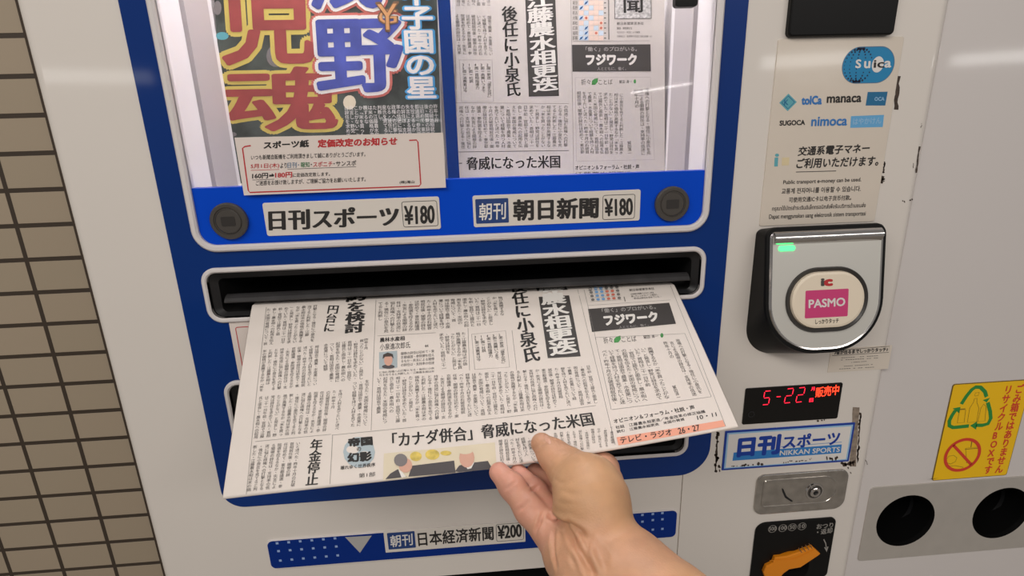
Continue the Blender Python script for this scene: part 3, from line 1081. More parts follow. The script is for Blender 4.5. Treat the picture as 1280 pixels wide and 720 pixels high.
T(mb, S, '교통계 전자머니를 이용할 수 있습니다.', (976.7, 242.5), (1075.5, 239), (977.2, 235.6), 'ink', bold=0.016)
T(mb, S, '可使用交通IC卡以电子货币付款。', (986, 253), (1063.7, 250), (986.4, 246.6), 'ink', bold=0.012)
T(mb, S, 'กรุณาใช้บัตรชำระเงินอิเล็กทรอนิกส์เพื่อรับบริการด้านขนส่ง', (964.8, 265), (1081.5, 260.5), (965.3, 257.5), 'ink', bold=0.012)
T(mb, S, 'Dapat menggunakan uang elektronik sistem transportasi', (961, 275.2), (1081.5, 270.8), (961.5, 268.2), 'ink', bold=0.012)
mb.build('sign_lettering', sg)
mb = MB()
poly_px(mb, S, [(968.2, 197), (972.8, 196.8), (972.2, 208), (967.6, 208.2)], 'teal2', 0.0001)
blob(mb, S, (971.2, 194), 2.6, 2.0, 'teal2', 0.0001)
poly_px(mb, S, [(977.5, 197), (986.7, 196.6), (986.2, 206.6), (977, 207)], 'palegold', 0.0001)
mb.build('sign_pictogram', sg)

# small notice below the reader
mb = MB()
nx = rect_px((1038.5, 436.5), (1113.6, 430.6), (1111.5, 461), (1034, 465.4))
prism(mb, FRONT, rr(*nx, 0.0004, 2), 0, 0.0004, 'lam', 0.0001)
S = Sh(FRONT, 0.0004)
stroke(mb, S, [(1040.5, 438.5), (1112, 432.8), (1111, 440.4), (1040, 444.5)], 0.0005, 'ink', 0.0001, True)
T(mb, S, '♪音が出るまでしっかりタッチ♪', (1043, 443.2), (1109.5, 439), (1043.2, 438.2), 'ink', bold=0.04)
for (a, b) in (((1051.5, 447.3), (1098, 444.6)), ((1051, 450), (1098, 447.4)), ((1064, 453), (1083.5, 451.6)), ((1055, 457.8), (1091, 455.4)), ((1049, 461.2), (1096, 458.7))):
    n_ = 16
    for i in range(n_):
        if random.random() < 0.85:
            f0, f1 = i / n_, (i + 0.8) / n_
            stroke(mb, S, [(a[0] + (b[0] - a[0]) * f0, a[1] + (b[1] - a[1]) * f0), (a[0] + (b[0] - a[0]) * f1, a[1] + (b[1] - a[1]) * f1)], 0.0006, 'inks', 0.0001)
tag(mb.build('touch_notice'), 'small beige sticker of fine print just under the card reader', 'sticker')

# sports paper sign
mb = MB()
nk = rect_px((906.3, 538.8), (1067.7, 527.5), (1060.9, 576.7), (901.8, 586.8))
prism(mb, FRONT, rr(*nk, 0.0006, 2), 0, 0.0010, 'nblue', 0.0002)
i1 = (nk[0] + .0022, nk[1] - .0022, nk[2] + .0022, nk[3] - .0022)
i2 = (nk[0] + .0040, nk[1] - .0040, nk[2] + .0034, nk[3] - .0040)
S = Sh(FRONT, 0.0010)
fill(mb, S, rr(*i1, 0.0003, 2), 'npale', 0.0001)
fill(mb, S, rr(*i2, 0.0003, 2), 'nwhite', 0.0002)
for (a, b, w_) in (((914, 582.5), (922, 581.8), 1.8), ((924, 582.3), (938, 580.2), 2.6), ((940, 580.6), (957, 578.6), 4.2), ((979, 578.6), (990, 575.4), 2),
                   ((990, 577.5), (1012, 574.6), 1.6), ((1032, 573.8), (1047, 571.6), 4.6), ((1012, 573.5), (1014, 572.5), 2.4)):
    for q in flecks(a, b, w_, 6, .2):
        poly_px(mb, S, q, 'chip', 0.0005)
ns = mb.build('newspaper_brand_sign')
tag(ns, 'blue bordered white logo sign of a sports newspaper above the chrome lock', 'sign')
mb = MB()
poly_px(mb, S, [(917, 565.5), (1052, 555.3), (1051, 566), (915.4, 575.8)], 'nblue2', 0.0003)
stroke(mb, S, [(976, 558.2), (1052, 552.4)], 0.0006, 'nblue2', 0.0003)
T(mb, S, '日刊', (922, 570.5), (972.5, 566.2), (924.3, 547.8), 'nblue', 0.0004, 0.055, 12)
T(mb, S, 'スポーツ', (978.5, 560.4), (1048.5, 554.8), (979.5, 544.5), 'nblue', 0.0004, 0.035)
T(mb, S, 'NIKKAN SPORTS', (974.4, 569), (1049, 564.3), (975, 563), 'nwhite', 0.0005, 0.02)
mb.build('sign_lettering', ns)

# yellow recycling sign
mb = MB()
yx = rect_px((1190.8, 480.3), (1291, 473.3), (1256.1, 593.6), (1163.9, 600.6), RS)
prism(mb, RS, rr(*yx, 0.003), 0, 0.0008, 'sbrown', 0.0002)
S = Sh(RS, 0.0008)
fill(mb, S, rr(yx[0] + .0008, yx[1] - .0008, yx[2] + .0008, yx[3] - .0008, 0.0025), 'yellow', 0.0001)
ys = mb.build('recycling_notice')
tag(ys, 'yellow sign with green recycling arrows and red prohibition ring above the steel plate', 'sign')
mb = MB()
w_ = 0.0044
stroke(mb, S, [(1201.5, 505), (1208, 495), (1214.5, 487), (1219.5, 483.7), (1225.5, 484), (1231, 489.5), (1233, 496)], w_, 'sgreen', 0.0002)
poly_px(mb, S, [(1228.3, 500), (1237.5, 497), (1233.2, 503)], 'sgreen', 0.0002)
stroke(mb, S, [(1234.5, 503), (1237.5, 514), (1238.3, 523), (1235, 529.5), (1228, 531.5), (1220, 531.5)], w_, 'sgreen', 0.0002)
poly_px(mb, S, [(1221.5, 526.5), (1220, 537), (1212.5, 532)], 'sgreen', 0.0002)
stroke(mb, S, [(1211, 532.3), (1200, 533.5), (1191, 534.3), (1186.5, 532), (1186.5, 526), (1190, 519), (1194, 513)], w_, 'sgreen', 0.0002)
poly_px(mb, S, [(1190.5, 510.5), (1200.5, 508.5), (1199, 516.5)], 'sgreen', 0.0002)
mb.build('recycling_arrows', ys)
mb = MB()
lw = 0.0005
stroke(mb, S, [(1199, 513), (1207, 512), (1205, 528), (1196.5, 528.5)], lw, 'sbrown', 0.0002, True)
stroke(mb, S, [(1200, 511.5), (1206.5, 511)], 0.0012, 'sbrown', 0.0002)
stroke(mb, S, [(1209, 528), (1212, 510), (1216.5, 503), (1218, 498), (1221, 497.5), (1221, 503), (1223.5, 510), (1220.5, 527.3)], lw, 'sbrown', 0.0002, True)
stroke(mb, S, [(1219, 491), (1224, 490.5), (1222.5, 494.5), (1218, 495)], lw, 'sbrown', 0.0002, True)
stroke(mb, S, [(1222, 527.2), (1226, 510), (1229.5, 505), (1232.5, 508), (1231, 526)], lw, 'sbrown', 0.0002, True)
mb.build('bottle_drawing', ys)
mb = MB()
stroke(mb, S, [(1207, 560), (1224, 558.5), (1219.5, 577.5), (1208, 578.5)], lw, 'sbrown', 0.0002, True)
stroke(mb, S, [(1206, 561.5), (1225.5, 559.8)], 0.0008, 'sbrown', 0.0002)
stroke(mb, S, [(1213.5, 559), (1215, 549.5)], 0.001, 'sbrown', 0.0002)
stroke(mb, S, [(1181, 577), (1186, 570), (1192, 569), (1196, 572), (1194, 577), (1188, 580)], lw, 'sbrown', 0.0002, True)
stroke(mb, S, [(1186, 582.5), (1194, 582), (1204, 584), (1200, 587), (1190, 585.5)], lw, 'sbrown', 0.0002, True)
mb.build('rubbish_drawing', ys)
mb = MB()
c = S.uv((1202.8, 568.6))
stroke_uv(mb, S, circle(c, 0.0205, 48), 0.0038, 'sred', 0.0003, True)
d_ = 0.0195 * math.sqrt(.5)
stroke_uv(mb, S, [(c[0] - d_, c[1] + d_), (c[0] + d_, c[1] - d_)], 0.0034, 'sred', 0.0003)
mb.build('prohibition_ring', ys)
mb = MB()
V(mb, S, 'ごみ箱ではありません', (1275.5, 480.5), (1247.5, 591.5), 9.6, 'sred', 0.0003, 0.028)
V(mb, S, 'リサイクルBOXです', (1261.5, 481.5), (1233.5, 592.5), 9.6, 'sred', 0.0003, 0.028)
mb.build('sign_lettering', ys)

# price change notice taped to the window
mb = MB()
S = upright(-0.0058)
N_ = Plane(S.P(*S.uv((305, 244.2))), S.P(*S.uv((557.4, 234.4))) - S.P(*S.uv((305, 244.2))), S.P(*S.uv((293, 172))) - S.P(*S.uv((305, 244.2))))
c0 = [N_.uv(p) for p in ((305, 244.2), (557.4, 234.4), (554, 165.8), (293, 172))]
prism(mb, N_, [tuple(p) for p in c0], -0.0003, 0.0, 'paper', 0, back=True)
nt_ = mb.build('price_notice')
tag(nt_, 'white paper price notice with red border taped across the display window', 'notice')
S = N_
mb = MB()
stroke(mb, S, [(313.6, 182), (306, 183.2), (303.2, 185.5), (310.4, 238), (312.5, 240.6), (524, 232.6), (526, 230), (522.4, 177.5), (520.5, 175), (511.4, 175.5)], 0.0011, 'red', 0.0001)
mb.build('notice_border', nt_)
mb = MB()
T(mb, S, 'スポーツ紙', (330, 186), (385.8, 183.6), (330, 177.3), 'ink', bold=0.045)
T(mb, S, '定価改定のお知らせ', (397.6, 184.2), (496, 181), (397.6, 174.6), 'red', bold=0.045)
T(mb, S, 'いつも新聞自販機をご利用頂きまして誠にありがとうございます。', (314, 200), (456.7, 195.6), (314, 193.8), 'ink', bold=0.01)
for s_, x0_, x1_, m_ in (('5月1日(木)', 313.5, 349, 'red'), ('より', 350.5, 358.5, 'ink'), ('日刊', 359.5, 371, 'inkgrayblue'), ('・', 372.6, 374, 'inkgrayblue'),
                         ('報知', 376, 387, 'inkgreen'), ('・', 388.5, 390, 'ink'), ('スポニチ', 391.5, 415.5, 'red'), ('・', 417, 418.4, 'ink'), ('サンスポ', 420, 445, 'ink')):
    yb = lambda x: 211.5 - (x - 313) * 0.035
    dot_ = s_ == '・'
    T(mb, S, s_, (x0_, yb(x0_) - (2.6 if dot_ else 0)), (x1_, yb(x1_) - (2.6 if dot_ else 0)), (x0_, yb(x0_) - (4 if dot_ else 6.6)), m_, bold=0.014)
stroke(mb, S, [(313.5, 213), (349, 211.8)], 0.0004, 'red', 0.0001)
stroke(mb, S, [(359.5, 211.5), (445, 208.4)], 0.0004, 'ink', 0.0001)
T(mb, S, '160円⇒', (315.5, 223.5), (343, 222.4), (315.5, 217), 'ink', bold=0.03)
T(mb, S, '180円', (344.2, 222.4), (365, 221.6), (344.2, 215.8), 'red', bold=0.03)
T(mb, S, 'に定価改定致します。', (366, 221.4), (412.5, 219.8), (366, 216.4), 'ink', bold=0.01)
stroke(mb, S, [(315.5, 225), (343, 224)], 0.0004, 'ink', 0.0001)
T(mb, S, 'ご迷惑をお掛け致しますが、ご理解ご協力をお願いいたします。', (320, 232), (457, 226.8), (320, 226), 'ink', bold=0.01)
T(mb, S, '(株)滝山', (499.6, 230.2), (518, 229.6), (499.6, 226), 'ink', bold=0.02)
mb.build('notice_lettering', nt_)
mb = MB()
for q in (((527, 170), (556, 169.2), (557, 230), (530, 231)), ((547, 163), (560, 162.7), (563, 240), (552, 240.5))):
    poly_px(mb, S, q, 'tape', 0.0002)
# second notice below the upper slot
mb2 = MB()
S2 = Sh(FRONT, 0.0014)
zt, zb = S2.uv((286, 403))[1], S2.uv((299.5, 474))[1]
xa = (S2.uv((286, 403))[0] + S2.uv((299.5, 474))[0]) / 2
prism(mb2, S2, [(xa, zb), (xa + .205, zb), (xa + .205, zt), (xa, zt)], 0, 0.0003, 'paper')
b_ = 0.0052
stroke_uv(mb2, S2, rr(xa + b_, xa + .200, zb + b_, zt - b_, 0.002, 4), 0.0008, 'red', 0.0004, True)
tag(mb2.build('slot_notice'), 'red bordered white notice below the upper slot, mostly hidden behind the pulled newspaper', 'notice')

# ------------------------------------------------------------------ card reader
rd = thing('card_reader', 'black card reader with silver face and round cream touch pad', 'card reader', tuple(at((1020, 365), 0.0)))
# tilted silver face: stands out 18 mm at the top, 40 mm at the bottom
ft, fb = at((1034, 287), -0.017), at((1034, 437), -0.036)
F_ = Plane(ft, (1, 0, 0), ft - fb)
fa = [F_.uv(p) for p in ((961.5, 300), (1104.5, 300), (1034, 286), (1033, 437.5))]
fx0, fx1, fz1, fz0 = fa[0][0], fa[1][0], fa[2][1], fa[3][1]
fx0 = F_.uv((962, 330))[0]
HRR = (fx1 - fx0)
face = rr(fx0, fx1, fz0, fz1, (HRR * 0.43, HRR * 0.43, 0.007, 0.007), 14)
bs = [FRONT.uv(p) for p in ((944, 290), (1093, 284), (935, 395), (1030, 440))]
bx0 = FRONT.uv((940, 340))[0]
bx1 = FRONT.uv((1096, 340))[0]
base = rr(bx0, bx1, FRONT.uv((985, 440))[1], FRONT.uv((1010, 283.5))[1], (0.030, 0.030, 0.006, 0.006), 14)
mb = MB()
n = len(face)
fo = inset(face, -0.0036)
L0 = [FRONT.P(*p, 0.0003) for p in base]
L2 = [F_.P(*p, -0.003) for p in fo]
L1 = [a * 0.45 + b * 0.55 for a, b in zip(L0, L2)]
mb.add(L0 + L1 + L2, [(k * n + i, k * n + (i + 1) % n, (k + 1) * n + (i + 1) % n, (k + 1) * n + i) for k in range(2) for i in range(n)], 'black')
walls(mb, F_, fo, -0.003, inset(fo, 0.0008), -0.0006, 'black')
walls(mb, F_, inset(fo, 0.0008), -0.0006, inset(face, 0.0005), -0.0006, 'black')
mb.build('housing', rd, True, 45)
mb = MB()
f1, f2 = inset(face, 0.0012), inset(face, 0.0026)
walls(mb, F_, face, -0.001, f1, 0.0010, 'chrome')
walls(mb, F_, f1, 0.0010, f2, 0.0006, 'chrome')
fill(mb, F_, f2, 'silver', 0.0006)
fc = mb.build('face_plate', rd, True, 45)
# chrome visor rolled along the top of the face
mb = MB()
vz0 = F_.uv((1034, 303))[1]
vx0, vx1 = fx0 + 0.0030, fx1 - 0.0030
nb = 9
vis = [(fz1 - 0.001 - (fz1 - 0.001 - vz0) * t, 0.0008 + 0.0042 * math.sin(math.pi * min(1, t * 1.02)) ** 0.8 if t < 1 else 0.0008) for t in np.linspace(0, 1, nb)]
mb.add([F_.P(vx0, z, h) for z, h in vis] + [F_.P(vx1, z, h) for z, h in vis], [(i, nb + i, nb + i + 1, i + 1) for i in range(nb - 1)], 'chrome')
mb.add([F_.P(vx0, z, h) for z, h in vis], [tuple(range(nb))], 'chrome')
mb.add([F_.P(vx1, z, h) for z, h in vis], [tuple(range(nb))], 'chrome')
mb.build('chrome_visor', rd, True, 50)
# touch pad
mb = MB()
pc = F_.uv((1032.5, 374.3))
pw = np.linalg.norm(F_.uv((1083.5, 372)) - F_.uv((981.5, 376))) / 2
ph = np.linalg.norm(F_.uv((1032, 334)) - F_.uv((1033, 415))) / 2
so_ = rr(pc[0] - pw, pc[0] + pw, pc[1] - ph, pc[1] + ph, ph * 0.98, 14)
si_ = inset(so_, 0.0042)
walls(mb, F_, so_, 0.0006, inset(so_, 0.0006), 0.0030, 'button2')
walls(mb, F_, inset(so_, 0.0006), 0.0030, inset(so_, 0.0014), 0.0030, 'button2')
walls(mb, F_, inset(so_, 0.0014), 0.0030, si_, 0.0014, 'button2')
mb.build('pad_ring', rd, True, 40)
mb = MB()
s3_ = inset(si_, 0.0030)
walls(mb, F_, si_, 0.0012, inset(si_, 0.0008), 0.0036, 'creamp')
walls(mb, F_, inset(si_, 0.0008), 0.0036, s3_, 0.0042, 'creamp')
fill(mb, F_, s3_, 'creamp', 0.0042)
pd = mb.build('touch_pad', rd, True, 40)
S = Sh(F_, 0.0042)
mb = MB()
px_ = rect_px((1005.8, 363.2), (1059.3, 361), (1061, 395.2), (1007, 398), S)
fill(mb, S, rr(*px_, 0.0012, 4), 'pasmo', 0.0001)
T(mb, S, 'PASMO', (1011, 385), (1056, 382), (1011, 375), 'nwhite', 0.0002, 0.03)
mb.build('brand_label', pd)
mb = MB()
T(mb, S, 'i', (1027, 357), (1029.5, 356.9), (1027, 348.6), 'button', 0.0002, 0.05)
T(mb, S, 'c', (1031.2, 357), (1039.5, 356.5), (1031.2, 350), 'red', 0.0002, 0.07)
mb.build('chip_mark', pd)
mb = MB()
T(mb, S, 'しっかりタッチ', (1019, 405.2), (1048.3, 403.4), (1019, 399.4), 'ink', 0.0002, 0.02)
mb.build('pad_lettering', pd)
mb = MB()
S = Sh(F_, 0.0006)
gx = rect_px((972.8, 307.5), (993.6, 306.5), (993.8, 313.4), (973, 314.4), S)
prism(mb, S, rr(*gx, 0.0024, 5), 0, 0.0010, 'ledg', 0.0004)
mb.build('status_lamp', rd, True, 40)

# ------------------------------------------------------------------ newspapers standing in the window
PY = 0.108
S = upright(PY)


def sheet(name, label, pts, m, edge):
    t = thing(name, label, 'newspaper', tuple(S.P(*S.uv(((pts[2][0] + pts[3][0]) / 2, (pts[2][1] + pts[3][1]) / 2)))))
    c = [tuple(S.uv(p)) for p in (pts[3], pts[2], pts[1], pts[0])]
    print(name, c, WFI)
    c[0], c[1] = (c[0][0], PB), (c[1][0], PB)
    mb = MB()
    prism(mb, S, c, -0.008, 0.0, m)
    mb.build('front_page', t)
    return t


# left: the sports paper
PB = WFI[2] + 0.0008
sp = sheet('sports_newspaper', 'folded colour sports newspaper behind the glass with huge red and blue headline', [(262, -60), (543, -60), (556.5, 262), (292, 262)], 'news2', 0)
mb = MB()
poly_px(mb, S, [(265.5, -30), (545.5, -30), (551.3, 168), (551, 172), (556, 250), (290, 250)][0:3] + [(551.3, 170), (287, 252)], 'photodark', 0.0002)
for p, rx, ry, m_ in (((272, 10), 5, 9, 'hairprint'), ((300, 60), 14, 10, 'photodark'), ((345, 70), 12, 14, 'hairprint'), ((300, 235), 16, 6, 'wink'), ((437, 128), 8, 9, 'cream'),
                      ((278, 45), 8, 5, 'teal2'), ((290, 168), 6, 3, 'hairprint')):
    blob(mb, S, p, rx, ry, m_, 0.00025)
mb.build('press_photo', sp)
mb = MB()
for s_, a, b, c in (('児', (281, 80), (393, 78), (273, -28)), ('魂', (287, 164), (420, 161), (282, 86))):
    T(mb, S, s_, a, b, c, 'sportyellow', 0.0004, 0.070, 16)
    T(mb, S, s_, a, b, c, 'sportred', 0.0007, (0.024, 0.020), 12)
mb.build('red_headline', sp)
mb = MB()
for s_, a, b, c in (('浅', (390, 12), (478, 8), (386, -86)), ('野', (400, 115), (503, 112), (394, 27))):
    T(mb, S, s_, a, b, c, 'outlinered', 0.0006, 0.098, 16)
    T(mb, S, s_, a, b, c, 'wink', 0.0009, 0.068, 16)
    T(mb, S, s_, a, b, c, 'sportblue', 0.0012, (0.030, 0.024), 12)
mb.build('blue_headline', sp)
mb = MB()
V(mb, S, '甲子園の星', (519, -23), (528, 124), 40, 'cyan', 0.0010, 0.075, 12)
V(mb, S, '甲子園の星', (519, -23), (528, 124), 38, 'wink', 0.0013, 0.028, 10)
mb.build('side_headline', sp)
mb = MB()
T(mb, S, 'G', (473, 31), (497, 30), (473, 12), 'brown_ink', 0.0016, 0.03)
T(mb, S, 'G', (474, 30), (496, 29), (474, 13), 'orange_ink', 0.0018, 0.0)
T(mb, S, 'Y', (471, 40), (499, 39), (470, 4), 'brown_ink', 0.0020, 0.02)
T(mb, S, 'Y', (473, 38), (497, 37), (472, 6), 'orange_ink', 0.0022, 0.0)
mb.build('team_emblem', sp)
mb = MB()
columns(mb, S, (430, 132.5), (547, 130), (433, 172), (550, 170), 20, 7, 'wink', 0.0004, 0.0)
mb.build('article_text', sp)

# right: the morning paper
ap = sheet('morning_newspaper', 'folded black and white morning newspaper behind the glass at right', [(568, -60), (830.5, -60), (831, 262), (573, 262)], 'news2', 0)


def asahi_display():
    mb = MB()
    columns(mb, S, (569, -20), (613, -22), (570, 8), (614, 7), 7, 7)
    columns(mb, S, (568, 17), (615, 20), (571, 68), (617, 69.5), 7, 12)
    stroke(mb, S, [(574, 75), (615, 75), (617, 127), (577, 127)], 0.0003, 'rule', 0.0002, True)
    for i, s_ in enumerate(('2面＝更迭「選手交代」', '3面＝高騰いつまで', '4面＝首相指導力', '10面＝社説', '35面＝消費者は今')):
        x = 610.5 - i * 7.6
        V(mb, S, s_, (x, 79), (x + 1.6, 79 + 4.1 * len(s_)), 5.0, 'ink', 0.0002, 0.0)
    stroke(mb, S, [(568, 128.5), (711, 129.5)], 0.0003, 'rule', 0.0002)
    columns(mb, S, (572.5, 132.5), (711, 131.5), (575.5, 186), (710.5, 183.5), 19, 12, 'inks', 0.0002, 0.0)
    stroke(mb, S, [(571, 190), (711, 188.2)], 0.0007, 'rule', 0.0002)
    stroke(mb, S, [(713, -30), (717, 216)], 0.0003, 'rule', 0.0002)
    stroke(mb, S, [(716.5, 51.5), (812, 51)], 0.0003, 'rule', 0.0002)
    columns(mb, S, (720, 114), (780, 117), (725, 192), (779.5, 193), 9, 18, 'inks')
    V(mb, S, '鷲田清一', (786.4, 176.5), (787.2, 193.5), 5, 'inks')
    V(mb, S, POOL[0:5], (795, 111.5), (796.2, 135), 5.6, 'inks')
    V(mb, S, POOL[40:58], (801.5, 111), (804, 194), 5.6, 'inks')
    V(mb, S, POOL[60:78], (808.5, 110), (810.8, 193.5), 5.6, 'inks')
    stroke(mb, S, [(719, 97), (813, 96.5), (818, 199.5), (720.5, 201.5)], 0.0002, 'rule', 0.0002, True)
    T(mb, S, 'オピニオン＆フォーラム・社説・声', (719, 212.5), (798.8, 211), (719, 206.8), 'ink', 0.0002, 0.014)
    T(mb, S, '江藤農水相更迭', (719, 219), (790, 218), (719, 215), 'ink', 0.0002)
    mb.build('article_text', ap)
    mb = MB()
    V(mb, S, '後任に小泉氏', (636.5, 8), (641.7, 121), 18.5, 'ink', 0.0003, (0.032, 0.010))
    mb.build('minister_headline', ap)
    mb = MB()
    V(mb, S, '」', (575.5, 200), (576, 214), 8, 'ink', 0.0003)
    T(mb, S, '脅威になった米国', (584, 212.5), (700, 209.8), (583, 196.5), 'ink', 0.0003, (0.030, 0.010))
    mb.build('bottom_headline', ap)
    mb = MB()
    poly_px(mb, S, [(655.5, -30), (693, -30), (698.7, 120), (661, 120.8)], 'darkbox', 0.0002)
    V(mb, S, '江藤農水相更迭', (673.3, -8.5), (682.3, 114.5), 31, 'wink', 0.0004, (0.036, 0.02))
    mb.build('headline_box', ap)
    mb = MB()
    rows = 8
    for r_ in range(-2, rows):
        y = 3.6 + r_ * 6.3
        T(mb, S, ('札幌', '仙台', '東京', '長野', '名古', '大阪', '高松', '広島', '福岡', '那覇')[r_ + 2], (715.5, y + 2.3), (722, y + 2.3), (715.5, y - 2.3), 'inks', 0.0003)
        for c_ in range(5):
            x = 726.5 + c_ * 6.2
            k_ = random.choice(('wblue', 'wblue', 'wred', 'worange', 'wlight')) if c_ < 2 else random.choice(('wred', 'worange', 'worange', 'wlight'))
            bgm = 'wlight' if k_ in ('wblue', 'wlight') else 'worange'
            quad(mb, S, ((x - 2.9, y - 2.9), (x + 2.9, y - 2.9), (x + 2.9, y + 2.9), (x - 2.9, y + 2.9)), bgm, 0.0002)
            blob(mb, S, (x, y), 1.7, 1.7, k_, 0.0003, 8)
            if k_ == 'wblue':
                stroke(mb, S, [(x - 2, y + 2), (x + 2, y - 2)], 0.0009, 'inkblue', 0.0004)
        stroke(mb, S, [(755, y), (757.5, y)], 0.0012, 'rule', 0.0003)
    stroke(mb, S, [(760.5, -20), (761, 49.5)], 0.0012, 'rule', 0.0003)
    mb.build('weather_chart', ap)
    mb = MB()
    quad(mb, S, ((767.5, -30), (813.5, -30), (814, 23), (768.5, 23.5)), 'mottle', 0.0002)
    stroke(mb, S, [(767.5, -30), (768.5, 23.5), (814, 23), (813.5, -30)], 0.0006, 'ink', 0.0004)
    T(mb, S, '聞', (780, 16), (803, 15.5), (779.5, -9), 'ink', 0.0004, (0.02, 0.01))
    T(mb, S, '朝日新聞東京本社', (771, 31.4), (804.5, 31), (771, 27.6), 'ink', 0.0003)
    lines(mb, S, (771, 33.5), (790, 33.5), (771, 37.3), (790, 37.3), 1, 8)
    lines(mb, S, (771, 38.8), (800, 38.8), (771, 42), (800, 42), 1, 12)
    lines(mb, S, (771, 43.8), (815, 43.8), (771, 47.2), (815, 47.2), 1, 18)
    mb.build('masthead', ap)
    mb = MB()
    quad(mb, S, ((715, 56), (813, 55.4), (813.6, 89), (715.6, 89.6)), 'darkbox', 0.0002)
    T(mb, S, '「働く」のプロがいる。', (732, 64.2), (796, 64), (732, 58.6), 'paletext', 0.0003, 0.01)
    T(mb, S, 'フジワーク', (733.3, 81), (795.5, 80.5), (732.7, 68.3), 'wink', 0.0003, 0.06)
    T(mb, S, '人とともに、働く。', (746.5, 88), (782.5, 87.8), (746.5, 83.8), 'paletext', 0.0003)
    mb.build('advertisement', ap)
    mb = MB()
    T(mb, S, '折々', (726.5, 106.2), (738, 106), (726.3, 98.8), 'inks', 0.0003)
    poly_px(mb, S, [(739.5, 106), (740, 101), (743, 98.5), (747.5, 97.5), (747, 102.5), (744, 106)], 'leaf', 0.0003)
    T(mb, S, 'ことば', (748.3, 105.8), (765.7, 105.4), (748, 99.5), 'inks', 0.0003)
    T(mb, S, '鷲田 清一', (773.7, 104.3), (790, 104), (773.7, 100.3), 'ink', 0.0003)
    blob(mb, S, (793.5, 101.8), 1.5, 2.6, 'leaf', 0.0003)
    mb.build('column_title', ap)


asahi_display()


# ------------------------------------------------------------------ the newspaper being pulled out
class HeldPaper:
    """a sheet sloping out of the slot; u across, v from the folded front edge back to the slot"""
    Wd, Ln = 0.406, 0.1707

    def __init__(self):
        self.A, self.B = at((315, 382), 0.0), at((843, 356.5), 0.0)
        self.P_ = CAM + np.array([-0.2072262, 0.39264141, -0.28011819])
        self.Q = CAM + np.array([0.19053736, 0.35616972, -0.22383235])
        self.N = np.cross(self.Q - self.P_, self.A - self.P_)
        self.N /= np.linalg.norm(self.N)

    def P(self, u, v, h=0.0):
        s, t = u / self.Wd, v / self.Ln
        X = (self.P_ * (1 - s) + self.Q * s) * (1 - t) + (self.A * (1 - s) + self.B * s) * t
        k = max(0.0, 1 - max(t, 0)) ** 1.5
        s_ = min(max(s, 0.0), 1.0)
        sag = 0.0050 * math.sin(math.pi * s_ ** 1.25) * k
        wave = 0.0012 * math.sin(2.2 * math.pi * s + 0.6) * (1 - abs(2 * min(max(t, 0), 1) - 1))
        X = X - UP * sag + self.N * (wave + h)
        if t > 1:       # inside the slot the sheet levels off
            e = (t - 1) * self.Ln
            B0 = self.A * (1 - s) + self.B * s
            X = B0 + np.array([0, e, -e * 0.02]) + self.N * h
        return X

    def uv(self, p):
        q = np.array([self.Wd / 2, self.Ln / 2])
        p = np.array(p, float)
        for _ in range(12):
            f0 = project(self.P(*q)) - p
            if np.abs(f0).max() < 0.01:
                break
            e = 1e-5
            J = np.array([(project(self.P(q[0] + e, q[1])) - p - f0) / e, (project(self.P(q[0], q[1] + e)) - p - f0) / e]).T
            dq = np.linalg.solve(J, f0)
            q = q - np.clip(dq, -0.06, 0.06)
            q = np.clip(q, -0.05, 0.45)
        return q


S = HP = HeldPaper()
hn = thing('newspaper', 'morning newspaper being pulled out of the upper slot by a hand', 'newspaper', tuple(HP.P(0.2, 0.08)))
TH = 0.0036
mb = MB()
nu, nv = 48, 26
vv = [v for v in np.linspace(0, HP.Ln + 0.016, nv)]
grid = [HP.P(HP.Wd * i / nu, v, 0.0) for v in vv for i in range(nu + 1)]
mb.add(grid, [(j * (nu + 1) + i, j * (nu + 1) + i + 1, (j + 1) * (nu + 1) + i + 1, (j + 1) * (nu + 1) + i) for j in range(nv - 1) for i in range(nu)], 'news')
grid = [HP.P(HP.Wd * i / nu, v, -TH) for v in vv for i in range(nu + 1)]
mb.add(grid, [(j * (nu + 1) + i, (j + 1) * (nu + 1) + i, (j + 1) * (nu + 1) + i + 1, j * (nu + 1) + i + 1) for j in range(nv - 1) for i in range(nu)], 'news')
arc = [(-TH / 2 * math.sin(a), -TH / 2 + TH / 2 * math.cos(a)) for a in np.linspace(0, math.pi, 7)]
g = [HP.P(HP.Wd * i / nu, v, h) for v, h in arc for i in range(nu + 1)]
mb.add(g, [((j + 1) * (nu + 1) + i, (j + 1) * (nu + 1) + i + 1, j * (nu + 1) + i + 1, j * (nu + 1) + i) for j in range(6) for i in range(nu)], 'news')
for ue in (0, HP.Wd):
    for k_ in range(6):
        h0, h1 = -TH * k_ / 6, -TH * (k_ + 1) / 6
        off = (0.0006 if k_ % 2 else 0.0) * (1 if ue else -1)
        e = [HP.P(ue + off, v, h0) for v in vv] + [HP.P(ue + off, v, h1) for v in vv]
        mb.add(e, [(i, i + 1, nv + i + 1, nv + i) for i in range(nv - 1)], 'news')
pg = mb.build('folded_pages', hn, True, 50)


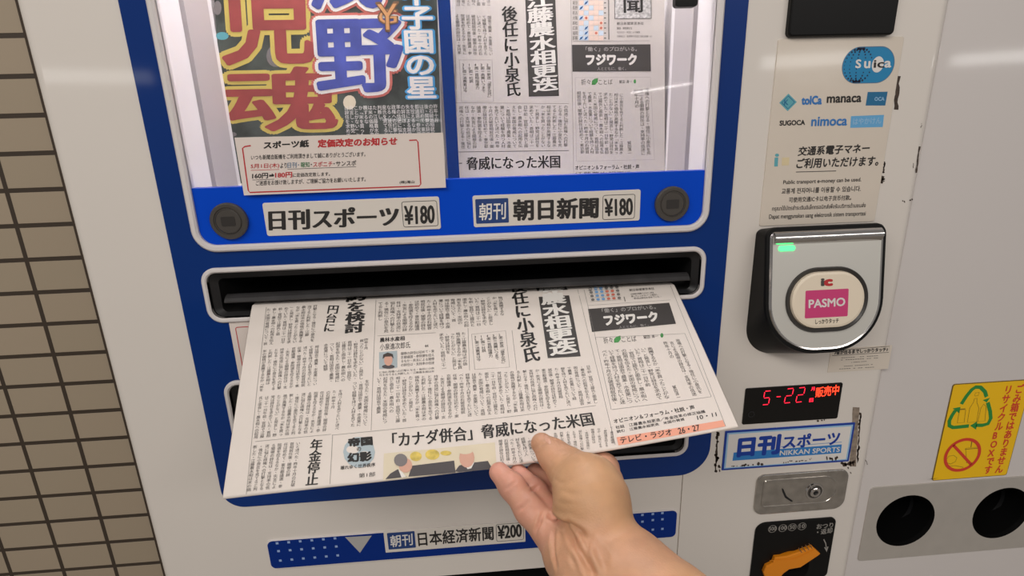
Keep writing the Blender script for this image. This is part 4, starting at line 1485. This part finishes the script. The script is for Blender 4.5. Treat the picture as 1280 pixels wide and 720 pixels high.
def asahi_held():
    mb = MB()
    h = 0.0003
    columns(mb, S, (332.5, 386), (398, 381), (328, 432), (394, 427), 9, 13, 'inks', h)
    columns(mb, S, (327.5, 437.5), (400, 431.5), (323, 490), (397.5, 481.5), 10, 14, 'inks', h)
    columns(mb, S, (404, 430), (456, 424), (403, 480), (455, 474), 7, 13, 'inks', h)
    V(mb, S, POOL[0:4], (458, 423), (457.6, 437), 5, 'inks', h)
    columns(mb, S, (322.5, 496), (430, 487), (316, 549), (425, 537.5), 14, 13, 'inks', h)
    columns(mb, S, (440, 478), (463, 474), (437, 534), (460, 532), 3, 14, 'inks', h)
    columns(mb, S, (315.5, 557), (377, 552), (307, 615), (370, 608), 8, 13, 'inks', h)
    columns(mb, S, (472, 378), (629, 370.5), (471, 417), (633, 405), 21, 10, 'inks', h, 0.0, 0.25)
    columns(mb, S, (548, 417), (583, 415), (552, 463), (585, 461), 5, 12, 'inks', h, 0, 0.3)
    columns(mb, S, (470, 472), (739, 456.5), (469, 530.5), (749, 504), 34, 14, 'inks', h)
    columns(mb, S, (622, 550), (664, 546), (624, 581), (672, 577), 6, 8, 'inks', h)
    columns(mb, S, (690, 541), (768, 533), (694, 567), (770, 557), 10, 8, 'inks', h)
    columns(mb, S, (751, 438), (816, 434), (765, 507), (839, 498), 8, 16, 'inks', h)
    V(mb, S, '鷲田清一', (842, 482), (849, 499), 5, 'inks', h)
    V(mb, S, POOL[0:5], (831, 427), (840.5, 448), 5.4, 'inks', h)
    V(mb, S, POOL[40:57], (839, 427), (868.5, 495), 5.6, 'inks', h)
    V(mb, S, POOL[60:77], (846.7, 424), (876, 492), 5.6, 'inks', h)
    # boxed list of related pages
    stroke(mb, S, [(589.5, 418), (632, 413.5), (637, 459), (593.5, 462)], 0.0003, 'rule', h, True)
    for i, s_ in enumerate(('2面＝更迭「選手交代」', '3面＝高騰いつまで', '4面＝首相指導力', '10面＝社説', '35面＝消費者は今')):
        x = 625.5 - i * 7.6
        V(mb, S, s_, (x, 417 + i * .6), (x + 0.41 * len(s_), 417 + i * .6 + 3.6 * len(s_)), 5.2, 'ink', h)
    for a, b in (((470, 375), (464, 538)), ((333, 384), (308, 618)), ((319, 552), (414, 543)), ((415, 544), (745, 507)), ((416, 544), (412.5, 605)),
                 ((722, 362), (769, 556)), ((730, 362), (745, 425)), ((838, 357), (907, 533)), ((744, 422), (856, 417)), ((856, 417), (889, 496)), ((765, 512), (889, 496)),
                 ((744, 422), (764, 512)), ((640, 413), (646, 463)), ((472, 420), (545, 416)), ((585, 410), (587, 463)), ((735, 382), (838, 375))):
        stroke(mb, S, [a, b], 0.0003, 'rule', h, sub=8)
    # profile box
    T(mb, S, '農林水産相', (475, 428), (506, 425.5), (475, 422.5), 'ink', h, 0.02)
    T(mb, S, '小泉進次郎氏', (475, 438), (513, 435), (475, 430), 'ink', h)
    T(mb, S, '44', (531, 434.5), (535.5, 434.2), (531, 431), 'ink', h)
    lines(mb, S, (501, 440), (543, 436.5), (501, 459), (543, 456), 4, 11, 'inks', h)
    lines(mb, S, (474, 464), (543, 458.5), (474, 471), (543, 466), 2, 18, 'inks', h)
    T(mb, S, 'オピニオン＆フォーラム・社説・声', (768, 529.5), (869, 511.5), (766.5, 524), 'ink', h, 0.016)
    T(mb, S, '社説　江藤農水相更迭／年金改革の修正協議', (770, 536.5), (882, 516), (769, 532.5), 'ink', h, 0.01)
    T(mb, S, '読む　江藤農水相更迭　米国の脅威', (771.5, 541.5), (856, 525.5), (770.5, 538), 'ink', h, 0.01)
    T(mb, S, '10・11', (872, 524.8), (896, 520.2), (871, 520), 'ink', h, 0.016)
    mb.build('article_text', hn)
    mb = MB()
    V(mb, S, '約', (446.8, 364.5), (445.6, 377.5), 23, 'ink', h, (0.05, 0.02))
    V(mb, S, 'を検討', (445.6, 377.5), (442.6, 416.5), 23, 'ink', h, (0.05, 0.02))
    V(mb, S, '円台に', (417.6, 381.5), (410.5, 415.5), 14, 'ink', h, (0.03, 0.01))
    mb.build('rice_price_headline', hn)
    mb = MB()
    V(mb, S, '年金停止', (396.5, 549), (389.5, 607.5), 15, 'ink', h, (0.03, 0.01))
    mb.build('pension_headline', hn)
    mb = MB()
    V(mb, S, '後', (645.5, 351.5), (648.5, 365.5), 20, 'ink', h, (0.036, 0.012))
    V(mb, S, '任に小泉氏', (648.5, 365.5), (665.5, 453), 20, 'ink', h, (0.036, 0.012))
    mb.build('minister_headline', hn)
    mb = MB()
    T(mb, S, '「カナダ併合」脅威になった米国', (491, 559.5), (743.5, 531.5), (490.5, 541.5), 'ink', h, (0.030, 0.010))
    mb.build('bottom_headline', hn)
    mb = MB()
    quad(mb, S, ((669.8, 359.6), (707, 358), (725.8, 445.4), (684.8, 447.8)), 'darkbox', h, 8)
    V(mb, S, '藤', (687.5, 354), (690, 366.5), 32, 'wink', h + 0.0002, (0.04, 0.03))
    V(mb, S, '農水相更迭', (690, 366.5), (705.5, 443.5), 32, 'wink', h + 0.0002, (0.04, 0.03))
    mb.build('headline_box', hn)
    mb = MB()
    quad(mb, S, ((735, 386.4), (836.4, 378.5), (845, 404.8), (740, 415)), 'darkbox', h, 6)
    T(mb, S, '「働く」のプロがいる。', (753, 391.4), (820, 386.5), (752, 386), 'paletext', h + .0002, 0.01)
    T(mb, S, 'フジワーク', (757, 406.8), (823.5, 401), (754.5, 395), 'wink', h + .0002, 0.065)
    T(mb, S, '人とともに、働く。', (774, 411), (811, 407.6), (773.3, 408), 'paletext', h + .0002)
    mb.build('advertisement', hn)
    mb = MB()
    for r_ in range(4):
        for c_ in range(6):
            x, y = 738 + c_ * 6.6 + r_ * 1.0, 361 + r_ * 4.6 - c_ * .45
            k_ = 'wblue' if c_ in (1, 2) else ('wred' if c_ in (3, 4) and r_ else 'rule')
            blob(mb, S, (x, y), 2.3, 1.6, k_, h + .0001, 8)
            stroke(mb, S, [(x - 3, y + 2.4), (x + 3, y + 2)], 0.0003, 'rule', h)
    stroke(mb, S, [(777, 359), (781.5, 377)], 0.0009, 'rule', h)
    T(mb, S, '朝日新聞東京本社', (787, 364.4), (818, 362.2), (786.5, 361.2), 'ink', h)
    lines(mb, S, (788, 366.5), (815, 364.5), (790, 375), (830, 372), 3, 13, 'inks', h)
    mb.build('weather_chart', hn)
    mb = MB()
    T(mb, S, '折々', (755, 429.5), (766.5, 428.7), (753.5, 422), 'inks', h)
    poly_px(mb, S, [(767.5, 428.5), (767.5, 424), (770.5, 421), (775.5, 419.5), (776, 424), (773, 428)], 'leaf', h)
    T(mb, S, 'ことば', (777.5, 427.8), (796, 426.5), (776.3, 421), 'inks', h)
    T(mb, S, '鷲田 清一', (804.5, 423.5), (823, 422), (804, 419.6), 'ink', h)
    blob(mb, S, (827.3, 419.3), 2.0, 2.8, 'leaf', h)
    mb.build('column_title', hn)
    mb = MB()
    quad(mb, S, ((770.7, 546.7), (903.3, 525.3), (906.7, 533), (773, 556.9)), 'pinkstrip', h, 6)
    T(mb, S, 'テレビ・ラジオ', (776, 554.6), (840.5, 543.6), (774.5, 546.8), 'ink', h + .0002, 0.014)
    T(mb, S, '26・27', (848.5, 542.6), (875, 538), (847, 535.4), 'ink', h + .0002, 0.014)
    mb.build('television_strip', hn)
    mb = MB()
    blob(mb, S, (449, 565), 20, 19, 'globe', h)
    blob(mb, S, (441, 562), 8, 5, 'news', h + .0001)
    blob(mb, S, (456, 569), 7, 5, 'news', h + .0001)
    T(mb, S, '帝国', (436.5, 558.5), (465.5, 556), (436, 548.3), 'ink', h + .0002, 0.06)
    T(mb, S, 'の', (446.5, 564), (451.5, 563.5), (446.5, 559.5), 'ink', h + .0002, 0.03)
    T(mb, S, '幻影', (435.5, 578), (464.5, 575.5), (435, 567), 'ink', h + .0002, 0.06)
    T(mb, S, '壊れゆく世界秩序', (425.5, 587.5), (469, 583.2), (426, 582.5), 'ink', h + .0001, 0.012)
    T(mb, S, '第1部', (448.5, 597.5), (469, 595.3), (448.8, 592), 'ink', h + .0001)
    mb.build('series_logo', hn)
    # printed photo of two men seated at a table
    mb = MB()
    quad(mb, S, ((480, 567), (618.6, 553), (621, 584.5), (479, 600.5)), 'cream', h, 8)
    Z = lambda x, y: (400 + x / 5.333, 490 + y / 5.333)
    k = h + 0.0002
    poly_px(mb, S, [Z(*p) for p in ((615, 492), (895, 458), (905, 538), (590, 566))], 'suit', k)
    poly_px(mb, S, [Z(*p) for p in ((438, 582), (470, 545), (520, 515), (560, 560), (585, 566))], 'suit', k + .0001)
    poly_px(mb, S, [Z(*p) for p in ((525, 520), (545, 530), (575, 566), (545, 571))], 'wink', k + .0002)
    blob(mb, S, Z(572, 490), 8.5, 9, 'skinprint', k + .0003)
    blob(mb, S, Z(540, 455), 8.4, 8, 'hairprint', k + .0004)
    poly_px(mb, S, [Z(*p) for p in ((900, 530), (930, 490), (1035, 470), (1120, 460), (1150, 515), (930, 535))], 'suit', k + .0001)
    poly_px(mb, S, [Z(*p) for p in ((960, 480), (1030, 470), (1010, 510), (985, 515))], 'wink', k + .0002)
    blob(mb, S, Z(980, 440), 9.5, 12, 'skinprint', k + .0003)
    blob(mb, S, Z(968, 395), 9.5, 4, 'cream', k + .0004)
    blob(mb, S, Z(640, 430), 7.5, 6, 'flower', k)
    blob(mb, S, Z(750, 418), 9, 6.5, 'flower', k)
    blob(mb, S, Z(840, 408), 7, 3, 'flower', k)
    mb.build('news_photo', hn)['label'] = 'colour photo of two suited men at a table'
    mb = MB()
    quad(mb, S, ((474, 440.5), (496.5, 438.5), (496.8, 459.5), (474, 461.5)), 'portraitbg', h, 2)
    blob(mb, S, (485.6, 458.5), 8, 2.6, 'suit', h + .0002)
    blob(mb, S, (485.6, 450.5), 5.3, 7.0, 'skinprint', h + .0003)
    poly_px(mb, S, [(478.6, 449), (479.3, 443.6), (485, 441), (491.3, 443), (492.3, 448.5), (489.5, 445.8), (482, 446.2)], 'hairdark', h + .0004)
    mb.build('portrait_photo', hn)['label'] = 'small colour head-and-shoulders portrait'


asahi_held()


# ------------------------------------------------------------------ the hand
def J(x, y, dep, rpx):
    return (atd((x, y), dep), rpx * dep / FPX)


CH = {
    'arm': [J(900, 828, .285, 82), J(838, 768, .318, 62), J(787, 717, .350, 53), J(746, 664, .378, 38)],
    'heel': [J(800, 740, .335, 60), J(745, 722, .350, 52), J(714, 692, .372, 35), J(690, 664, .385, 20)],
    'thenar': [J(757, 684, .362, 42), J(739, 626, .378, 46.5), J(733, 609, .385, 41), J(709, 585, .400, 25), J(692, 569, .409, 19), J(677, 554.5, .416, 13.5)],
    'little': [J(692, 668, .385, 24), J(662, 638, .396, 17.5), J(640, 608, .408, 15.5), J(624, 590.5, .417, 12.6)],
    'ring': [J(712, 672, .388, 26), J(692, 645, .400, 18), J(668, 615, .417, 15.5), J(648, 593.5, .430, 12.8)],
    'middle': [J(735, 665, .392, 30), J(716, 636, .414, 18), J(692, 611, .436, 14), J(669, 590, .449, 11)],
    'index': [J(750, 654, .382, 26), J(761, 614, .404, 18.5), J(754, 586, .428, 18.5), J(722, 586, .455, 14), J(690, 580, .462, 11)],
    'knuckle': [J(752, 648, .390, 24), J(761, 604, .415, 18)],
}
# the forearm runs on to the elbow, out of the picture
_d = CH['arm'][0][0] - CH['arm'][1][0]
_d = _d / np.linalg.norm(_d)
CH['arm'] = [(CH['arm'][0][0] + _d * 0.17 + np.array([0.02, -0.02, -0.03]), 0.040), (CH['arm'][0][0] + _d * 0.08, 0.043)] + CH['arm']
SEG = []
for k_, ch in CH.items():
    for (a, ra), (b, rb_) in zip(ch[:-1], ch[1:]):
        SEG.append((a, b, ra, rb_, k_))


def sdf(X, k=0.005):
    """blended distance to all the tapered bones"""
    ds = []
    for a, b, ra, rb_, nm in SEG:
        ab = b - a
        t = np.clip(((X - a) @ ab) / (ab @ ab), 0, 1)
        t2 = t * t * (3 - 2 * t) * 0.3 + t * 0.7
        ds.append(np.linalg.norm(X - a - t[:, None] * ab, axis=1) - (ra + (rb_ - ra) * t2))
    m_ = ds[0]
    for d_ in ds[1:]:
        h_ = np.maximum(k - np.abs(m_ - d_), 0) / k
        m_ = np.minimum(m_, d_) - h_ * h_ * k * 0.25
    return m_


def trace(p):
    d = ray(p)
    d = d / np.linalg.norm(d)
    t = 0.2
    for _ in range(80):
        s_ = sdf((CAM + d * t)[None])[0]
        t += s_ * 0.8
        if abs(s_) < 5e-5:
            break
    return CAM + d * t


def hand():
    # rough union of tapered bones, remeshed to one skin
    mb = MB()
    M['skin'] = skin_mat()
    for a, b, ra, rb_, nm in SEG:
        for s_ in np.linspace(0, 1, 7):
            c, r = a * (1 - s_) + b * s_, ra + (rb_ - ra) * s_
            nu_, nv_ = 16, 9
            vs = [c + r * np.array([math.sin(math.pi * j / nv_) * math.cos(2 * math.pi * i / nu_), math.sin(math.pi * j / nv_) * math.sin(2 * math.pi * i / nu_), math.cos(math.pi * j / nv_)])
                  for j in range(nv_ + 1) for i in range(nu_)]
            mb.add(vs, [(j * nu_ + i, j * nu_ + (i + 1) % nu_, (j + 1) * nu_ + (i + 1) % nu_, (j + 1) * nu_ + i) for j in range(nv_) for i in range(nu_)], 'skin')
    o = mb.build('person')
    md = o.modifiers.new('skin', 'REMESH')
    md.mode = 'VOXEL'
    md.voxel_size = 0.0013
    dg = bpy.context.evaluated_depsgraph_get()
    me = bpy.data.meshes.new_from_object(o.evaluated_get(dg))
    o.modifiers.clear()
    old = o.data
    o.data = me
    bpy.data.meshes.remove(old)
    n_ = len(me.vertices)
    X = np.empty(n_ * 3)
    me.vertices.foreach_get('co', X)
    X = X.reshape(-1, 3)

    def grad(X):
        e = 2e-4
        return np.stack([(sdf(X + np.eye(3)[i] * e) - sdf(X - np.eye(3)[i] * e)) / (2 * e) for i in range(3)], 1)

    for _ in range(4):
        g_ = grad(X)
        g2 = (g_ * g_).sum(1, keepdims=True) + 0.05
        X = X - np.clip(sdf(X)[:, None] / g2, -.004, .004) * g_
    # skin folds and finger creases
    N_ = grad(X)
    N_ /= np.linalg.norm(N_, axis=1, keepdims=True) + 1e-9
    disp = np.zeros(n_)
    folds = [
        (((683, 642), (693, 646), (704, 656), (716, 672), (726, 690), (736, 708), (744, 722)), 0.0026, 0.0022),
        (((700, 654), (712, 655), (724, 664), (733, 680), (738, 696)), 0.0019, 0.0018),
        (((694, 660), (691, 676), (692, 694), (698, 714)), 0.0013, 0.0016),
        (((722, 660), (736, 672), (750, 694), (762, 720)), 0.0012, 0.0022),
        (((668, 668), (674, 654), (681, 638)), 0.0022, 0.0013),
        (((646, 640), (655, 633), (664, 624)), 0.0012, 0.0012),
        (((630, 613), (639, 607), (647, 600)), 0.0010, 0.0010),
        (((661, 617), (668, 611), (676, 605)), 0.0011, 0.0010),
        (((668, 561), (678, 556), (690, 552)), 0.0004, 0.0010),
        (((676, 584), (688, 578), (700, 566)), 0.0004, 0.0012),
        (((700, 612), (716, 618), (732, 617)), 0.0004, 0.0018),
        (((690, 596), (700, 603), (712, 606)), 0.0003, 0.0013),
        (((694, 626), (706, 630), (720, 629)), 0.0003, 0.0014),
        (((712, 690), (716, 700), (724, 712)), 0.0008, 0.0016),
        (((745, 676), (756, 690), (764, 704)), 0.0007, 0.0018),
    ]
    for pts, dep, wd in folds:
        P3 = np.array([trace(p) for p in pts])
        P3 = np.array([P3[i] * (1 - t) + P3[i + 1] * t for i in range(len(P3) - 1) for t in np.linspace(0, 1, 12, endpoint=False)] + [P3[-1]])
        near = np.abs(X[:, None, :] - P3[None, ::6, :]).max(2).min(1) < 0.02
        idx = np.where(near)[0]
        d2 = ((X[idx][:, None, :] - P3[None]) ** 2).sum(2)
        j = d2.argmin(1)
        d_ = np.sqrt(d2.min(1))
        en = np.minimum(1, np.minimum(j, len(P3) - 1 - j) / 8.0)
        prof_ = -np.exp(-(d_ / wd) ** 2) + 0.35 * np.exp(-((d_ - 2.0 * wd) / (1.1 * wd)) ** 2)
        disp[idx] += 1.35 * dep * prof_ * en
    X = X + N_ * disp[:, None]
    me.vertices.foreach_set('co', X.ravel())
    # blood tint: strongest on the fingers and the ball of the hand
    pink = np.zeros(n_)
    for nm, amt in (('little', 1.0), ('ring', 1.0), ('middle', .9), ('index', .6), ('thenar', .35), ('heel', .35)):
        ch = CH[nm]
        for i, (c, r) in enumerate(ch):
            if nm == 'thenar' and i < 4:
                continue
            pink = np.maximum(pink, amt * np.exp(-np.maximum(0, np.linalg.norm(X - c, axis=1) - r) ** 2 / (0.010 ** 2)) * (0.65 + 0.35 * i / len(ch)))
    at_ = me.attributes.new('blood_tint', 'FLOAT', 'POINT')
    at_.data.foreach_set('value', pink)
    me.materials.clear()
    me.materials.append(M['skin'])
    me.polygons.foreach_set('use_smooth', [True] * len(me.polygons))
    me.polygons.foreach_set('material_index', [0] * len(me.polygons))
    me.update()
    tag(o, 'bare right hand and forearm, thumb on top, gripping the newspaper by its folded edge', 'person')
    # thumbnail: a curved plate lying on the thumb tip
    mb = MB()
    c = np.array((684.5, 549.5))
    ax = np.array((-9.0, -13.0)) / math.hypot(9, 13)
    ay = np.array((ax[1], -ax[0]))
    rings = [(0.0, 1)] + [(q, 16) for q in (0.35, 0.7, 1.0)]
    vs, fs = [], []
    for q, m_ in rings:
        for i in range(m_):
            t = 2 * math.pi * i / m_
            p = c + ax * 6.5 * q * math.cos(t) + ay * 2.8 * q * math.sin(t)
            X_ = trace(tuple(p))
            g_ = grad(X_[None])[0]
            vs.append(X_ + g_ / np.linalg.norm(g_) * 0.0004 * (1.2 - 0.9 * q))
    fs += [(0, 1 + i, 1 + (i + 1) % 16) for i in range(16)]
    for k_ in range(2):
        b0 = 1 + 16 * k_
        fs += [(b0 + i, b0 + 16 + i, b0 + 16 + (i + 1) % 16, b0 + (i + 1) % 16) for i in range(16)]
    mb.add(vs, fs, 'nail')
    mb.build('thumbnail', o, True)
    return o


def skin_mat():
    m = bpy.data.materials.new('skin')
    m.use_nodes = True
    nt = m.node_tree
    b = nt.nodes['Principled BSDF']
    at_ = nt.nodes.new('ShaderNodeAttribute')
    at_.attribute_name = 'blood_tint'
    mx = nt.nodes.new('ShaderNodeMix')
    mx.data_type = 'RGBA'
    mx.inputs[6].default_value = (0.60, 0.340, 0.180, 1)
    mx.inputs[7].default_value = (0.66, 0.31, 0.235, 1)
    tc = nt.nodes.new('ShaderNodeTexCoord')
    n1 = nt.nodes.new('ShaderNodeTexNoise')
    n1.inputs['Scale'].default_value = 45
    n1.inputs['Detail'].default_value = 3
    mr = nt.nodes.new('ShaderNodeMapRange')
    mr.inputs[1].default_value, mr.inputs[2].default_value, mr.inputs[3].default_value, mr.inputs[4].default_value = .3, .7, .9, 1.1
    sc = nt.nodes.new('ShaderNodeVectorMath')
    sc.operation = 'SCALE'
    n2 = nt.nodes.new('ShaderNodeTexNoise')
    n2.inputs['Scale'].default_value = 700
    bp = nt.nodes.new('ShaderNodeBump')
    bp.inputs['Strength'].default_value = 0.3
    bp.inputs['Distance'].default_value = 0.0006
    L = nt.links.new
    L(at_.outputs['Fac'], mx.inputs[0])
    L(tc.outputs['Object'], n1.inputs['Vector'])
    L(tc.outputs['Object'], n2.inputs['Vector'])
    L(n1.outputs['Fac'], mr.inputs[0])
    L(mx.outputs[2], sc.inputs[0])
    L(mr.outputs[0], sc.inputs['Scale'])
    L(sc.outputs[0], b.inputs['Base Color'])
    L(n2.outputs['Fac'], bp.inputs['Height'])
    L(bp.outputs[0], b.inputs['Normal'])
    b.inputs['Roughness'].default_value = 0.5
    b.inputs['Subsurface Weight'].default_value = 0.15
    b.inputs['Subsurface Radius'].default_value = (0.004, 0.0015, 0.0008)
    b.inputs['Subsurface Scale'].default_value = 1.0
    return m


hand()
